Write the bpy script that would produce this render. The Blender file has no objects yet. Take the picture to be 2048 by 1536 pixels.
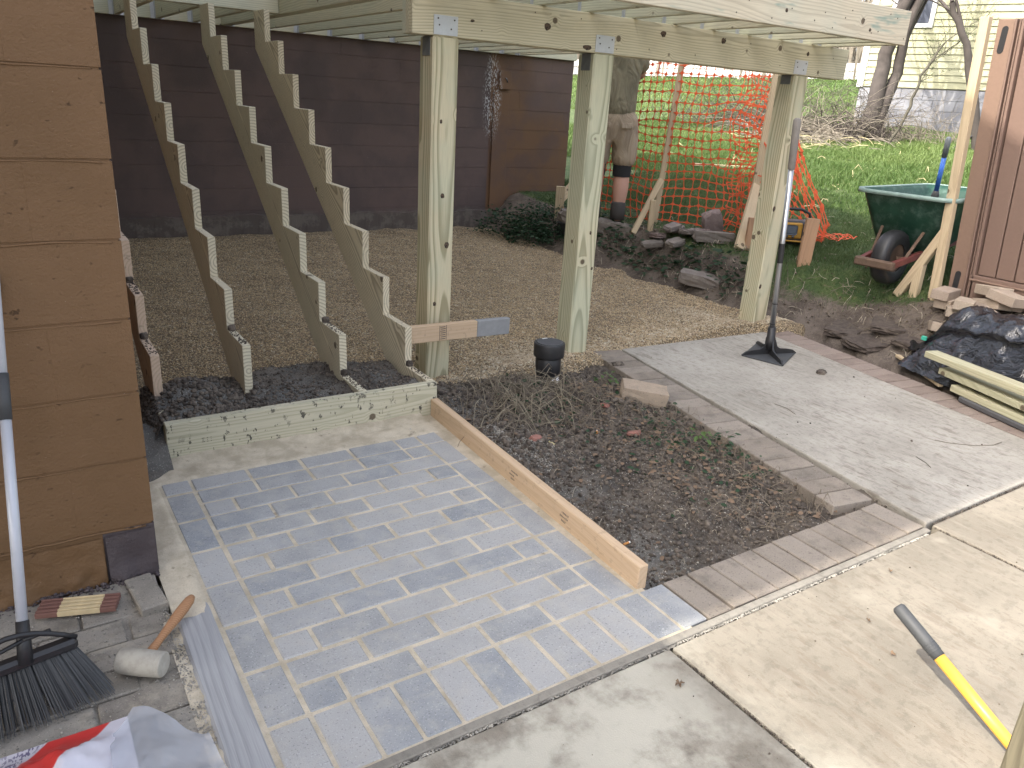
import bpy, math, random
import numpy as np
from mathutils import Vector, Matrix, Euler
random.seed(7); RNG = np.random.default_rng(11)
SC = bpy.context.scene
COL = SC.collection
R = math.radians

# ------------------------------------------------------------------ camera, world, sun, exposure
cam_d = bpy.data.cameras.new('camera'); cam = bpy.data.objects.new('camera', cam_d); COL.objects.link(cam)
cam_d.sensor_width = 36; cam_d.lens = 1537.0 / 2048 * 36; cam_d.clip_start = 0.05; cam_d.clip_end = 400
rt = Vector((0.83913323, -0.54081364, 0.05810364)); dn = Vector((-0.14050826, -0.3187236, -0.93737543)); fw = Vector((0.52546442, 0.77841883, -0.34344035))
cam.matrix_world = Matrix(((rt.x, -dn.x, -fw.x, -0.3516), (rt.y, -dn.y, -fw.y, -2.7416), (rt.z, -dn.z, -fw.z, 1.4259), (0, 0, 0, 1)))
SC.camera = cam
SUN_EL, SUN_AZ = R(47), R(-90)
w = bpy.data.worlds.new('World'); SC.world = w; w.use_nodes = True
wn = w.node_tree.nodes; wl = w.node_tree.links
sky = wn.new('ShaderNodeTexSky'); sky.sky_type = 'NISHITA'; sky.sun_disc = False
sky.sun_elevation = SUN_EL; sky.sun_rotation = SUN_AZ % (2 * math.pi)
sky.air_density = 1.0; sky.dust_density = 6.0; sky.ozone_density = 0.6
hs = wn.new('ShaderNodeHueSaturation'); hs.inputs['Saturation'].default_value = .55; wl.new(sky.outputs[0], hs.inputs['Color'])   # sky light desaturated so the shade turns out less blue
wl.new(hs.outputs[0], wn['Background'].inputs[0]); wn['Background'].inputs[1].default_value = 0.15
sun_d = bpy.data.lights.new('sun', 'SUN'); sun = bpy.data.objects.new('sun', sun_d); COL.objects.link(sun)
sun_d.energy = 2.0; sun_d.angle = R(0.6); sun_d.color = (1.0, 0.93, 0.82)
sdir = Vector((math.sin(SUN_AZ) * math.cos(SUN_EL), math.cos(SUN_AZ) * math.cos(SUN_EL), math.sin(SUN_EL)))
sun.rotation_euler = (-sdir).to_track_quat('-Z', 'Y').to_euler()
VS = SC.view_settings; SC.display_settings.display_device = 'sRGB'
VS.view_transform = 'Standard'; VS.look = 'None'; VS.gamma = 1; VS.use_curve_mapping = False
VS.exposure = 1.85
SC.cycles.max_bounces = 8; SC.cycles.diffuse_bounces = 5; SC.cycles.use_adaptive_sampling = True

# ------------------------------------------------------------------ node helpers
class N:
    def __init__(s, name):
        s.m = bpy.data.materials.new(name); s.m.use_nodes = True; s.t = s.m.node_tree; s.b = s.t.nodes['Principled BSDF']
    def n(s, ty, **kw):
        x = s.t.nodes.new('ShaderNode' + ty)
        for k, v in kw.items(): setattr(x, k, v)
        return x
    def l(s, a, b): s.t.links.new(a, b)
    def put(s, sock, v):
        if isinstance(v, bpy.types.NodeSocket): s.l(v, sock)
        elif isinstance(v, (tuple, list)) and len(v) == 3 and sock.type == 'RGBA': sock.default_value = (*v, 1)
        else: sock.default_value = v
    def co(s, kind='Object'): return s.n('TexCoord').outputs[kind]
    def wpos(s): return s.n('NewGeometry').outputs['Position']
    def rnd(s): return s.n('ObjectInfo').outputs['Random']
    def math(s, op, a, b=0.0, c=0.0, clamp=False):
        x = s.n('Math', operation=op); x.use_clamp = clamp
        s.put(x.inputs[0], a); s.put(x.inputs[1], b); s.put(x.inputs[2], c); return x.outputs[0]
    def vm(s, op, a, b=(0, 0, 0), scale=None):
        x = s.n('VectorMath', operation=op); s.put(x.inputs[0], a); s.put(x.inputs[1], b)
        if scale is not None: s.put(x.inputs[3], scale)
        return x.outputs['Value'] if op in ('LENGTH', 'DISTANCE', 'DOT_PRODUCT') else x.outputs[0]
    def sep(s, v): x = s.n('SeparateXYZ'); s.l(v, x.inputs[0]); return x.outputs
    def comb(s, a, b, c):
        x = s.n('CombineXYZ'); s.put(x.inputs[0], a); s.put(x.inputs[1], b); s.put(x.inputs[2], c); return x.outputs[0]
    def noise(s, v, scale, detail=4, rough=.55, dist=0.0, out=0):
        x = s.n('TexNoise'); s.l(v, x.inputs['Vector']); x.inputs['Scale'].default_value = scale; x.inputs['Detail'].default_value = detail
        x.inputs['Roughness'].default_value = rough; x.inputs['Distortion'].default_value = dist; return x.outputs[out]
    def vor(s, v, scale, feature='F1', out='Distance', rnd=1.0):
        x = s.n('TexVoronoi', feature=feature); s.l(v, x.inputs['Vector']); x.inputs['Scale'].default_value = scale
        x.inputs['Randomness'].default_value = rnd; return x.outputs[out]
    def step(s, v, a, b, lo=0.0, hi=1.0):
        x = s.n('MapRange', interpolation_type='SMOOTHSTEP'); s.put(x.inputs[0], v); s.put(x.inputs[1], a); s.put(x.inputs[2], b)
        s.put(x.inputs[3], lo); s.put(x.inputs[4], hi); return x.outputs[0]
    def mix(s, f, a, b, mode='MIX'):
        x = s.n('Mix', data_type='RGBA', blend_type=mode); s.put(x.inputs[0], f); s.put(x.inputs[6], a); s.put(x.inputs[7], b); return x.outputs[2]
    def bump(s, hgt, strength=.5, dist=.005, nrm=None):
        x = s.n('Bump'); x.inputs['Strength'].default_value = strength; x.inputs['Distance'].default_value = dist; s.l(hgt, x.inputs['Height'])
        if nrm: s.l(nrm, x.inputs['Normal'])
        s.l(x.outputs[0], s.b.inputs['Normal']); return x.outputs[0]
    def done(s, color, rough=.85, **kw):
        s.put(s.b.inputs['Base Color'], color); s.put(s.b.inputs['Roughness'], rough)
        for k, v in kw.items(): s.put(s.b.inputs[k.replace('_', ' ')], v)
        return s.m

def plain(name, c, rough=.6, metal=0.0, var=.12, scale=30, bump=.15):
    q = N(name); co = q.co(); n = q.noise(co, scale, 5, .6)
    col = q.mix(q.math('MULTIPLY', n, 1.0), tuple(x * (1 - var * 2) for x in c), tuple(min(1, x * (1 + var * 2)) for x in c))
    q.bump(q.noise(co, scale * 4, 3), bump, .002)
    return q.done(col, rough, Metallic=metal)

def wood(name, light, dark, tint=(.36, .42, .30), tintamt=.35, freq=95, knots=1.0, contrast=.8, blue=0.0, dirty=0.0, rough=.8):
    q = N(name); co = q.co(); r = q.rnd()
    off = q.vm('SCALE', (3.1, 1.7, 2.3), scale=r)
    p = q.vm('ADD', co, off)
    x, y, z = q.sep(co); X2 = q.sep(p)[0]
    pn = q.comb(q.math('MULTIPLY', X2, .55), q.math('MULTIPLY', y, .8), q.math('MULTIPLY', z, .8))
    n1 = q.noise(q.vm('ADD', pn, off), 1.3, 2, .4); n2 = q.noise(q.vm('ADD', pn, (7, 3, 1)), 1.0, 2, .4)
    kd = q.vor(p, 6.0)
    r2 = q.math('FRACT', q.math('MULTIPLY', r, 7.77)); r3 = q.math('FRACT', q.math('MULTIPLY', r, 13.3))
    y0 = q.math('ADD', q.math('MULTIPLY_ADD', n1, .16, -.08), q.math('MULTIPLY_ADD', r2, .12, -.06))
    z0 = q.math('ADD', q.math('MULTIPLY_ADD', n2, .12, -.06), q.math('MULTIPLY_ADD', r3, .14, -.09))
    dy = q.math('SUBTRACT', y, y0); dz = q.math('SUBTRACT', z, z0)
    rad = q.math('SQRT', q.math('ADD', q.math('MULTIPLY', dy, dy), q.math('MULTIPLY', dz, dz)))
    warp = q.step(kd, .04, .27, .016 * knots, 0.0)
    fine = q.noise(q.comb(q.math('MULTIPLY', X2, 6), q.math('MULTIPLY', y, 60), q.math('MULTIPLY', z, 60)), 1.0, 3)
    rad = q.math('ADD', q.math('ADD', rad, warp), q.math('MULTIPLY', fine, .0015))
    fr = q.math('FRACT', q.math('MULTIPLY', rad, freq))
    ring = q.math('MULTIPLY', q.step(fr, .35, .85), q.step(fr, .9, 1.0, 1.0, .0))
    big = q.noise(p, 3.0, 4)
    base = q.mix(q.math('MULTIPLY', ring, contrast), light, dark)
    base = q.mix(q.math('MULTIPLY', q.step(q.math('ADD', q.math('MULTIPLY', big, .7), q.math('MULTIPLY', r2, .3)), .3, .65), tintamt), base, q.mix(q.math('MULTIPLY', ring, .45), tint, tuple(c * .45 for c in tint)))
    fib = q.noise(q.comb(q.math('MULTIPLY', X2, 9), q.math('MULTIPLY', y, 330), q.math('MULTIPLY', z, 330)), 1.0, 2)
    base = q.mix(q.math('MULTIPLY', q.step(fib, .35, .75), .22), base, tuple(c * .55 for c in dark))
    if blue: 
        bm = q.step(q.noise(q.vm('MULTIPLY', p, (1.6, 7, 7)), 1.6, 3), .57, .66)
        base = q.mix(q.math('MULTIPLY', bm, blue), base, (.20, .31, .27))
    if knots:
        km = q.step(kd, .085, .12, 1.0, 0.0); kr = q.math('FRACT', q.math('MULTIPLY', kd, 60))
        base = q.mix(q.math('MULTIPLY', km, .9), base, q.mix(kr, (.05, .033, .022), (.14, .10, .06)))
    if dirty:
        dn_ = q.math('MULTIPLY', q.step(q.noise(q.vm('MULTIPLY', co, (1, .55, 1)), 38, 5, .65), .585, .63), q.step(q.noise(co, 5, 3), .34, .5))
        base = q.mix(q.math('MULTIPLY', dn_, dirty), base, (.035, .03, .028))
    q.bump(q.math('ADD', q.math('MULTIPLY', fib, .5), q.math('MULTIPLY', ring, .35)), .35, .0015)
    return q.done(base, rough)

def ground_mix(q, co, cols, scale, detail=6, rough=.65):
    n = q.noise(co, scale, detail, rough); c = q.mix(q.step(n, .35, .65), cols[0], cols[1])
    if len(cols) > 2: c = q.mix(q.step(q.noise(co, scale * 3.3, 4, .7), .55, .72), c, cols[2])
    return c

def concrete(name, c1, c2, stain=(.10, .085, .065), streak=(9, 2.2, 9), stainamt=.5, dust=None):
    q = N(name); co = q.wpos(); base = q.mix(q.step(q.noise(co, 1.7, 6, .6), .35, .68), c1, c2)
    sp = q.vor(co, 210); base = q.mix(q.step(sp, .05, .3, .35, 0), base, tuple(x * .45 for x in c1))
    base = q.mix(q.step(q.noise(co, 260, 2), .58, .75, 0, .45), base, tuple(min(.9, x * 1.55) for x in c1))
    st = q.noise(q.vm('MULTIPLY', co, streak), 3.2, 7, .72)
    m = q.math('MULTIPLY', q.step(st, .51, .61), q.step(q.noise(co, 1.4, 4), .40, .60))
    base = q.mix(q.math('MULTIPLY', m, stainamt), base, stain)
    m2 = q.step(q.noise(q.vm('MULTIPLY', co, streak), 12, 5, .65), .585, .65)
    base = q.mix(q.math('MULTIPLY', m2, stainamt * .9), base, stain)
    m4 = q.step(q.noise(co, 26, 6, .7), .50, .62); base = q.mix(q.math('MULTIPLY', m4, .30), base, tuple(x * .5 for x in c1))
    m3 = q.step(q.noise(q.vm('MULTIPLY', co, (30, 4, 10)), 1.2, 5, .6), .5, .7)
    base = q.mix(q.math('MULTIPLY', m3, .28), base, tuple(min(.8, x * 1.25) for x in c2))
    if dust:
        (col, mask) = dust(q, co); base = q.mix(mask, base, col)
    q.bump(q.math('ADD', q.noise(co, 240, 3), q.math('MULTIPLY', st, .6)), .35, .003)
    return q.done(base, .9)

def paver_mat(name, c1, c2, c3, dustc=(.52, .46, .36), dustamt=.4, red=None, dirt=0.0):
    q = N(name); co = q.wpos(); r = q.rnd(); o = q.co()
    base = q.mix(q.step(r, .25, .8), c1, c2)
    base = q.mix(q.math('MULTIPLY', q.step(q.math('FRACT', q.math('MULTIPLY', r, 9.7)), .62, .95), .8), base, c3)
    cl = q.noise(q.vm('ADD', co, q.vm('SCALE', (3, 5, 7), scale=r)), 7, 4, .6)
    base = q.mix(q.step(cl, .3, .7, 0, .5), base, tuple(min(.8, x * 1.22) for x in c2))
    if red: base = q.mix(q.math('MULTIPLY', q.step(q.noise(co, 5, 3), .45, .65), .7), base, red)
    base = q.mix(q.step(q.noise(co, 190, 2), .60, .70, 0, .6), base, tuple(min(.85, x * 1.8) for x in c1))
    base = q.mix(q.step(q.noise(q.vm('ADD', co, (3, 3, 3)), 170, 2), .60, .70, 0, .6), base, tuple(x * .4 for x in c1))
    ox, oy, oz = q.sep(o)
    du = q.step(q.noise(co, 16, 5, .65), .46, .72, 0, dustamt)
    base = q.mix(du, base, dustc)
    if dirt:
        base = q.mix(q.math('MULTIPLY', q.step(q.noise(co, 9, 7, .7), .48, .68), dirt), base, (.06, .05, .04))
        base = q.mix(q.math('MULTIPLY', q.step(q.noise(co, 42, 3, .6), .63, .70), dirt), base, (.05, .04, .03))
    q.bump(q.math('ADD', q.noise(co, 300, 3), q.math('MULTIPLY', cl, .5)), .4, .0025)
    return q.done(base, .92)

# ------------------------------------------------------------------ mesh helpers
def link(o, parent=None):
    COL.objects.link(o)
    if parent is not None:
        o.parent = parent; o.matrix_parent_inverse = world_of(parent).inverted()
    return o
def world_of(o):
    M = Matrix.LocRotScale(o.location, o.rotation_euler, o.scale)
    return world_of(o.parent) @ o.matrix_parent_inverse @ M if o.parent else M
def mesh(name, v, f, mat, parent=None, smooth=False, loc=None, rot=None, mats=None, fm=None):
    m = bpy.data.meshes.new(name); m.from_pydata([tuple(map(float, a)) for a in v], [], [tuple(int(i) for i in a) for a in f])
    for x in (mats or [mat]): m.materials.append(x)
    if fm is not None: m.polygons.foreach_set('material_index', np.array(fm, dtype=np.int32))
    if smooth: m.polygons.foreach_set('use_smooth', np.ones(len(m.polygons), dtype=bool))
    m.update(); o = bpy.data.objects.new(name, m)
    if loc is not None: o.location = loc
    if rot is not None: o.rotation_euler = rot
    return link(o, parent)
def fastmesh(name, V, F, mat, parent=None, smooth=False):
    V = np.asarray(V, dtype=np.float32); F = np.asarray(F, dtype=np.int32); k = F.shape[1]
    m = bpy.data.meshes.new(name); m.vertices.add(len(V)); m.vertices.foreach_set('co', V.ravel())
    m.loops.add(F.size); m.loops.foreach_set('vertex_index', F.ravel())
    m.polygons.add(len(F)); m.polygons.foreach_set('loop_start', np.arange(0, F.size, k, dtype=np.int32)); m.polygons.foreach_set('loop_total', np.full(len(F), k, dtype=np.int32))
    if smooth: m.polygons.foreach_set('use_smooth', np.ones(len(F), dtype=bool))
    m.materials.append(mat); m.update(calc_edges=True); m.validate(); o = bpy.data.objects.new(name, m); return link(o, parent)
def tag(o, label=None, cat=None, group=None, kind=None):
    if label: o['label'] = label
    if cat: o['category'] = cat
    if group: o['group'] = group
    if kind: o['kind'] = kind
    return o
def thing(name, label, cat, loc=(0, 0, 0), rz=0.0, group=None):
    o = bpy.data.objects.new(name, None); o.location = loc; o.rotation_euler = (0, 0, rz); o.empty_display_size = .1
    COL.objects.link(o); return tag(o, label, cat, group)
def copy_tree(o, parent=None):
    c = o.copy(); COL.objects.link(c); c.parent = parent
    for ch in list(o.children): copy_tree(ch, c)
    return c

def chbox(L, W, T, c=.004, x0=None, y0=None, z0=None):
    """chamfered box; centred unless an origin is given"""
    a = np.array([L, W, T]) / 2; ctr = np.array([0 if x0 is None else x0 + L / 2, 0 if y0 is None else y0 + W / 2, 0 if z0 is None else z0 + T / 2])
    V = []; idx = {}
    for sx in (-1, 1):
        for sy in (-1, 1):
            for sz in (-1, 1):
                s = np.array([sx, sy, sz])
                for ax in range(3):
                    p = s * (a - c); p[ax] = s[ax] * a[ax]; idx[(sx, sy, sz, ax)] = len(V); V.append(p + ctr)
    F = []
    def quad(k):
        p = [V[i] for i in k]; n = np.cross(p[1] - p[0], p[2] - p[0]); m = sum(p) / len(p) - ctr
        F.append(k if np.dot(n, m) > 0 else k[::-1])
    for ax in range(3):
        o = [i for i in range(3) if i != ax]
        for s in (-1, 1):
            k = []
            for u, v in ((-1, -1), (1, -1), (1, 1), (-1, 1)):
                t = [0, 0, 0]; t[ax] = s; t[o[0]] = u; t[o[1]] = v; k.append(idx[(*t, ax)])
            quad(k)
        for u in (-1, 1):
            for v in (-1, 1):
                k = []
                t = [0, 0, 0]; t[o[0]] = u; t[o[1]] = v
                t[ax] = -1; k += [idx[(*t, o[0])]]; t[ax] = 1; k += [idx[(*t, o[0])], idx[(*t, o[1])]]; t[ax] = -1; k += [idx[(*t, o[1])]]
                quad(k)
    for sx in (-1, 1):
        for sy in (-1, 1):
            for sz in (-1, 1): quad([idx[(sx, sy, sz, 0)], idx[(sx, sy, sz, 1)], idx[(sx, sy, sz, 2)]])
    return V, F
def frame(p0, p1, up=(0, 0, 1)):
    p0, p1 = Vector(p0), Vector(p1); x = (p1 - p0).normalized(); z = Vector(up); z = (z - x * z.dot(x)).normalized(); y = z.cross(x)
    M = Matrix((x, y, z)).transposed().to_4x4(); M.translation = p0; return M, (p1 - p0).length
def lumber(name, p0, p1, W, T, mat, parent=None, up=(0, 0, 1), c=.003):
    """board from p0 to p1: W across (local y), T along up (local z); p0/p1 on the centre line"""
    M, L = frame(p0, p1, up); V, F = chbox(L, W, T, c, x0=0)
    o = mesh(name, V, F, mat, parent); o.matrix_basis = M; return o
def box(name, lo, hi, mat, parent=None, c=.002):
    lo = np.array(lo, float); hi = np.array(hi, float); d = hi - lo; c = min(c, d.min() * .3)
    V, F = chbox(*d, c); return mesh(name, V, F, mat, parent, loc=(lo + hi) / 2)
def tube_arrays(P, rad, n=6, cap=True, flat=1.0):
    P = np.asarray(P, float); k = len(P); rad = np.broadcast_to(np.asarray(rad, float), (k,))
    T = np.gradient(P, axis=0); T /= np.linalg.norm(T, axis=1)[:, None] + 1e-9
    a = np.array([0, 0, 1.]) if abs(T[0, 2]) < .9 else np.array([1., 0, 0])
    V = []
    for i in range(k):
        u = np.cross(T[i], a); u /= np.linalg.norm(u) + 1e-9; v = np.cross(u, T[i])
        for j in range(n):
            t = 2 * math.pi * j / n; V.append(P[i] + rad[i] * (u * math.cos(t) + v * math.sin(t) * flat))
    F = [[i * n + j, i * n + (j + 1) % n, (i + 1) * n + (j + 1) % n, (i + 1) * n + j] for i in range(k - 1) for j in range(n)]
    if cap: F += [list(range(n))[::-1], [(k - 1) * n + j for j in range(n)]]
    return V, F
def tube(name, P, rad, mat, parent=None, n=10, smooth=True, flat=1.0):
    V, F = tube_arrays(P, rad, n, True, flat); o = mesh(name, V, F, mat, parent, smooth)
    return o
class Acc:
    def __init__(s): s.V = []; s.F = []; s.n = 0
    def add(s, V, F):
        s.V += [tuple(v) for v in V]; s.F += [[i + s.n for i in f] for f in F]; s.n += len(V)
    def tube(s, P, rad, n=4): s.add(*tube_arrays(P, rad, n, False))
    def out(s, name, mat, parent=None, smooth=False): return mesh(name, s.V, s.F, mat, parent, smooth)
def lathe(prof, n=24):
    V = []; F = []
    for (r, z) in prof:
        for j in range(n): t = 2 * math.pi * j / n; V.append((r * math.cos(t), r * math.sin(t), z))
    k = len(prof)
    for i in range(k - 1):
        for j in range(n): F.append([i * n + j, i * n + (j + 1) % n, (i + 1) * n + (j + 1) % n, (i + 1) * n + j])
    F.append([j for j in range(n)][::-1]); F.append([(k - 1) * n + j for j in range(n)]); return V, F
def prism(poly, t, axis='y'):
    """poly in (a,b) plane extruded by t along the third axis, centred"""
    n = len(poly); V = [(a, -t / 2, b) for a, b in poly] + [(a, t / 2, b) for a, b in poly]
    F = [list(range(n)), list(range(2 * n - 1, n - 1, -1))] + [[(i + 1) % n, i, n + i, n + (i + 1) % n] for i in range(n)]
    return V, F
def vnoise(X, Y, s, seed=0):
    """cheap smooth value noise in numpy"""
    g = np.random.default_rng(seed).random((97, 97)); x = X / s; y = Y / s; xi = np.floor(x).astype(int); yi = np.floor(y).astype(int)
    fx = x - xi; fy = y - yi; fx = fx * fx * (3 - 2 * fx); fy = fy * fy * (3 - 2 * fy); a = lambda i, j: g[(xi + i) % 97, (yi + j) % 97]
    return (a(0, 0) * (1 - fx) * (1 - fy) + a(1, 0) * fx * (1 - fy) + a(0, 1) * (1 - fx) * fy + a(1, 1) * fx * fy) * 2 - 1
def fbm(X, Y, s, seed=0, o=4, g=.5): return sum(vnoise(X, Y, s * .5 ** i, seed + i) * g ** i for i in range(o))
def ss(t): t = np.clip(t, 0, 1); return t * t * (3 - 2 * t)
BY = [-4, -1.13, .49, .8, 1.2, 2.4, 2.8, 3.75, 4.6, 8]; BXX = [3.8, 3.99, 4.48, 4.35, 4.25, 4.2, 3.98, 4.05, 4.0, 4.0]
def tmask(X, Y): return ss((X - np.interp(Y, BY, BXX)) / np.interp(Y, [.4, 1.2], [.85, .5]))
def hgt(X, Y):
    X = np.asarray(X, float); Y = np.asarray(Y, float); t = tmask(X, Y); base = np.clip(.035 * (Y - .8), 0, .14)
    P = .40 + .078 * (X - 5) + .03 * (Y - .7); P = np.where(P > 4.2, 4.2 + .1 * (P - 4.2), P)
    return base * (1 - t) + P * t
def hz(x, y): return float(hgt(np.array([x]), np.array([y]))[0])
def grid(name, xs, ys, zf, mat, parent=None, smooth=True):
    X, Y = np.meshgrid(xs, ys, indexing='ij'); Z = zf(X, Y); V = np.stack([X, Y, Z], -1).reshape(-1, 3); nx, ny = len(xs), len(ys)
    i = np.arange(nx * ny).reshape(nx, ny); F = np.stack([i[:-1, :-1], i[1:, :-1], i[1:, 1:], i[:-1, 1:]], -1).reshape(-1, 4)
    return fastmesh(name, V, F, mat, parent, smooth)
def scatter(name, tv, tf, pos, scl, mat, parent=None, rng=RNG, tilt=3.14, smooth=False, squash=None):
    tv = np.array(tv, float); tf = np.array(tf); n = len(pos); a = rng.random((n, 3)) * np.array([6.28, tilt, 6.28])
    ca, sa = np.cos(a), np.sin(a)
    Rz = np.zeros((n, 3, 3)); Rz[:, 0, 0] = ca[:, 0]; Rz[:, 0, 1] = -sa[:, 0]; Rz[:, 1, 0] = sa[:, 0]; Rz[:, 1, 1] = ca[:, 0]; Rz[:, 2, 2] = 1
    Rx = np.zeros((n, 3, 3)); Rx[:, 1, 1] = ca[:, 1]; Rx[:, 1, 2] = -sa[:, 1]; Rx[:, 2, 1] = sa[:, 1]; Rx[:, 2, 2] = ca[:, 1]; Rx[:, 0, 0] = 1
    M = Rz @ Rx; sc = np.asarray(scl); sc = sc[:, None] if sc.ndim == 1 else sc
    V = np.einsum('nij,nkj->nki', M, tv[None] * sc[:, None, :]) + np.asarray(pos)[:, None, :]
    F = (tf[None] + (np.arange(n) * len(tv))[:, None, None]).reshape(-1, tf.shape[1]); return fastmesh(name, V.reshape(-1, 3), F, mat, parent, smooth)
OCT_V = [(1, 0, 0), (-1, 0, 0), (0, 1, 0), (0, -1, 0), (0, 0, .8), (0, 0, -.8)]
OCT_F = [(0, 2, 4), (2, 1, 4), (1, 3, 4), (3, 0, 4), (2, 0, 5), (1, 2, 5), (3, 1, 5), (0, 3, 5)]
def ico():
    t = (1 + 5 ** .5) / 2; v = np.array([(-1, t, 0), (1, t, 0), (-1, -t, 0), (1, -t, 0), (0, -1, t), (0, 1, t), (0, -1, -t), (0, 1, -t), (t, 0, -1), (t, 0, 1), (-t, 0, -1), (-t, 0, 1)], float)
    v /= np.linalg.norm(v[0]); f = [(0, 11, 5), (0, 5, 1), (0, 1, 7), (0, 7, 10), (0, 10, 11), (1, 5, 9), (5, 11, 4), (11, 10, 2), (10, 7, 6), (7, 1, 8), (3, 9, 4), (3, 4, 2), (3, 2, 6), (3, 6, 8), (3, 8, 9), (4, 9, 5), (2, 4, 11), (6, 2, 10), (8, 6, 7), (9, 8, 1)]
    return v, f
ICO_V, ICO_F = ico()
def rock(name, size, mat, parent=None, seed=0, loc=(0, 0, 0), rot=(0, 0, 0), sub=2, rough=.16, boxy=.6):
    import bmesh
    rg = np.random.default_rng(seed); bm = bmesh.new(); bmesh.ops.create_cube(bm, size=2); bmesh.ops.subdivide_edges(bm, edges=bm.edges[:], cuts=sub, use_grid_fill=True)
    for v in bm.verts:
        p = np.array(v.co); sp = p / np.linalg.norm(p) * 1.15; p = p * boxy + sp * (1 - boxy); p += (rg.random(3) - .5) * rough * 2; v.co = p * np.array(size) / 2
    m = bpy.data.meshes.new(name); bm.to_mesh(m); bm.free(); m.materials.append(mat); o = bpy.data.objects.new(name, m); o.location = loc; o.rotation_euler = rot
    return link(o, parent)

# ------------------------------------------------------------------ materials
PT_L, PT_D = (.66, .575, .39), (.33, .285, .165)
M_post = wood('treated_post', PT_L, PT_D, tint=(.50, .565, .42), tintamt=.55, freq=75, contrast=.92, knots=1)
M_beam = wood('treated_beam', (.66, .58, .40), (.36, .30, .19), tint=(.56, .57, .42), tintamt=.4, freq=75, contrast=.6)
M_rim = wood('treated_rim', (.66, .59, .45), (.42, .36, .26), tint=(.50, .56, .47), tintamt=.45, freq=80, contrast=.5, blue=.75)
M_joist = wood('treated_joist', (.66, .61, .45), (.42, .38, .26), tint=(.52, .58, .47), tintamt=.5, freq=80, contrast=.45)
M_string = wood('stringer_wood', (.74, .66, .49), (.34, .28, .19), tint=(.60, .60, .47), tintamt=.45, freq=75, contrast=.8, dirty=.12)
M_pinkwood = wood('pink_stringer_wood', (.66, .50, .37), (.46, .33, .22), tint=(.60, .48, .36), tintamt=.4, freq=75, contrast=.5, dirty=.3)
M_boxw = wood('soiled_board', (.60, .545, .41), (.36, .34, .21), tint=(.52, .52, .39), tintamt=.4, freq=80, contrast=.5, dirty=.9)
M_form = wood('form_board_wood', (.58, .43, .29), (.48, .33, .20), tint=(.55, .40, .26), tintamt=.3, freq=60, contrast=.35, knots=.6, dirty=.18)
M_spf = wood('spruce_stake', (.54, .43, .28), (.38, .28, .17), tint=(.52, .43, .30), tintamt=.3, freq=80, contrast=.4)
M_redstake = wood('reddish_stake', (.45, .27, .16), (.33, .19, .11), tint=(.42, .27, .17), tintamt=.3, freq=80, contrast=.4)
M_oldwood = wood('weathered_timber', (.36, .36, .37), (.22, .22, .23), tint=(.40, .41, .42), tintamt=.5, freq=110, contrast=.28, knots=0)
M_dimtimber = wood('treated_lumber_yellow', (.49, .455, .31), (.33, .30, .19), tint=(.42, .45, .31), tintamt=.4, freq=90, contrast=.5)
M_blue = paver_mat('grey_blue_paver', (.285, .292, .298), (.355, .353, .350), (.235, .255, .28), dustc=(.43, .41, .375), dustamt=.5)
M_old = paver_mat('old_paver', (.20, .17, .14), (.26, .225, .19), (.16, .14, .12), dustc=(.28, .24, .18), dustamt=.3, dirt=.4)
M_oldred = paver_mat('reddish_paver', (.20, .155, .13), (.25, .20, .17), (.19, .165, .145), dustc=(.34, .29, .24), dustamt=.25, dirt=.12)
M_dirtpav = paver_mat('dusty_old_paver', (.22, .20, .17), (.27, .25, .22), (.20, .175, .15), dustc=(.46, .41, .32), dustamt=.45, dirt=.4)
M_pile = paver_mat('tan_paver', (.30, .24, .19), (.34, .28, .22), (.29, .225, .185), dustamt=.1)
M_metal = plain('galvanised', (.55, .57, .60), .45, .6, .06)
M_darkmetal = plain('stained_flange', (.10, .10, .105), .6, .3); M_flange = plain('grey_flange', (.17, .18, .18), .6, .3, .2)
M_screw = plain('screw', (.10, .09, .08), .5, .6)
M_black = plain('black_plastic', (.022, .022, .024), .45, 0, .2)
M_dgrey = plain('dark_grey_rubber', (.055, .058, .062), .6, 0, .15)
M_white = plain('white_pvc', (.72, .72, .70), .4)
M_alu = plain('brushed_aluminium', (.50, .51, .53), .3, .9, .06)
M_greywhite = plain('pale_grey_enamel', (.50, .52, .57), .35, .1, .04)

def m_sand():
    q = N('joint_sand'); co = q.wpos(); c = ground_mix(q, co, ((.42, .365, .275), (.60, .53, .415)), 9)
    c = q.mix(q.step(q.noise(co, 260, 2), .55, .7, 0, .5), c, (.34, .28, .2)); c = q.mix(q.step(q.noise(co, 12, 5, .7), .62, .7, 0, .6), c, (.16, .13, .1))
    q.bump(q.noise(co, 200, 4), .5, .004); return q.done(c, .97)
M_sand = m_sand()
def dust_shade_lift(q, co):
    x, y, z = q.sep(co); n = q.noise(co, 2.2, 5, .6)
    a = q.step(q.math('ADD', x, q.math('MULTIPLY', n, .9)), 1.25, 1.75, 1, 0)
    m = q.math('MULTIPLY', a, q.step(q.noise(co, 5, 6, .65), .34, .58)); m2 = q.step(q.noise(co, 3.1, 4), .6, .7, 0, .45)
    sh = q.step(x, 1.0, 1.5, 0, 1); return q.mix(sh, (.50, .475, .40), (.33, .305, .25)), q.math('MAXIMUM', q.math('MULTIPLY', m, .9), m2)  # real dust, with a paler colour painted where the driveway is shaded
M_drive = concrete('driveway_concrete', (.185, .165, .133), (.255, .228, .185), stain=(.16, .13, .10), stainamt=.55, streak=(6, 2.0, 6), dust=dust_shade_lift)
M_slab = concrete('path_concrete', (.30, .278, .24), (.395, .37, .325), stain=(.13, .105, .08), stainamt=.55, streak=(9, 2.4, 9))
M_edge = concrete('edging_strip', (.20, .185, .16), (.27, .25, .215), stainamt=.2)

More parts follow.
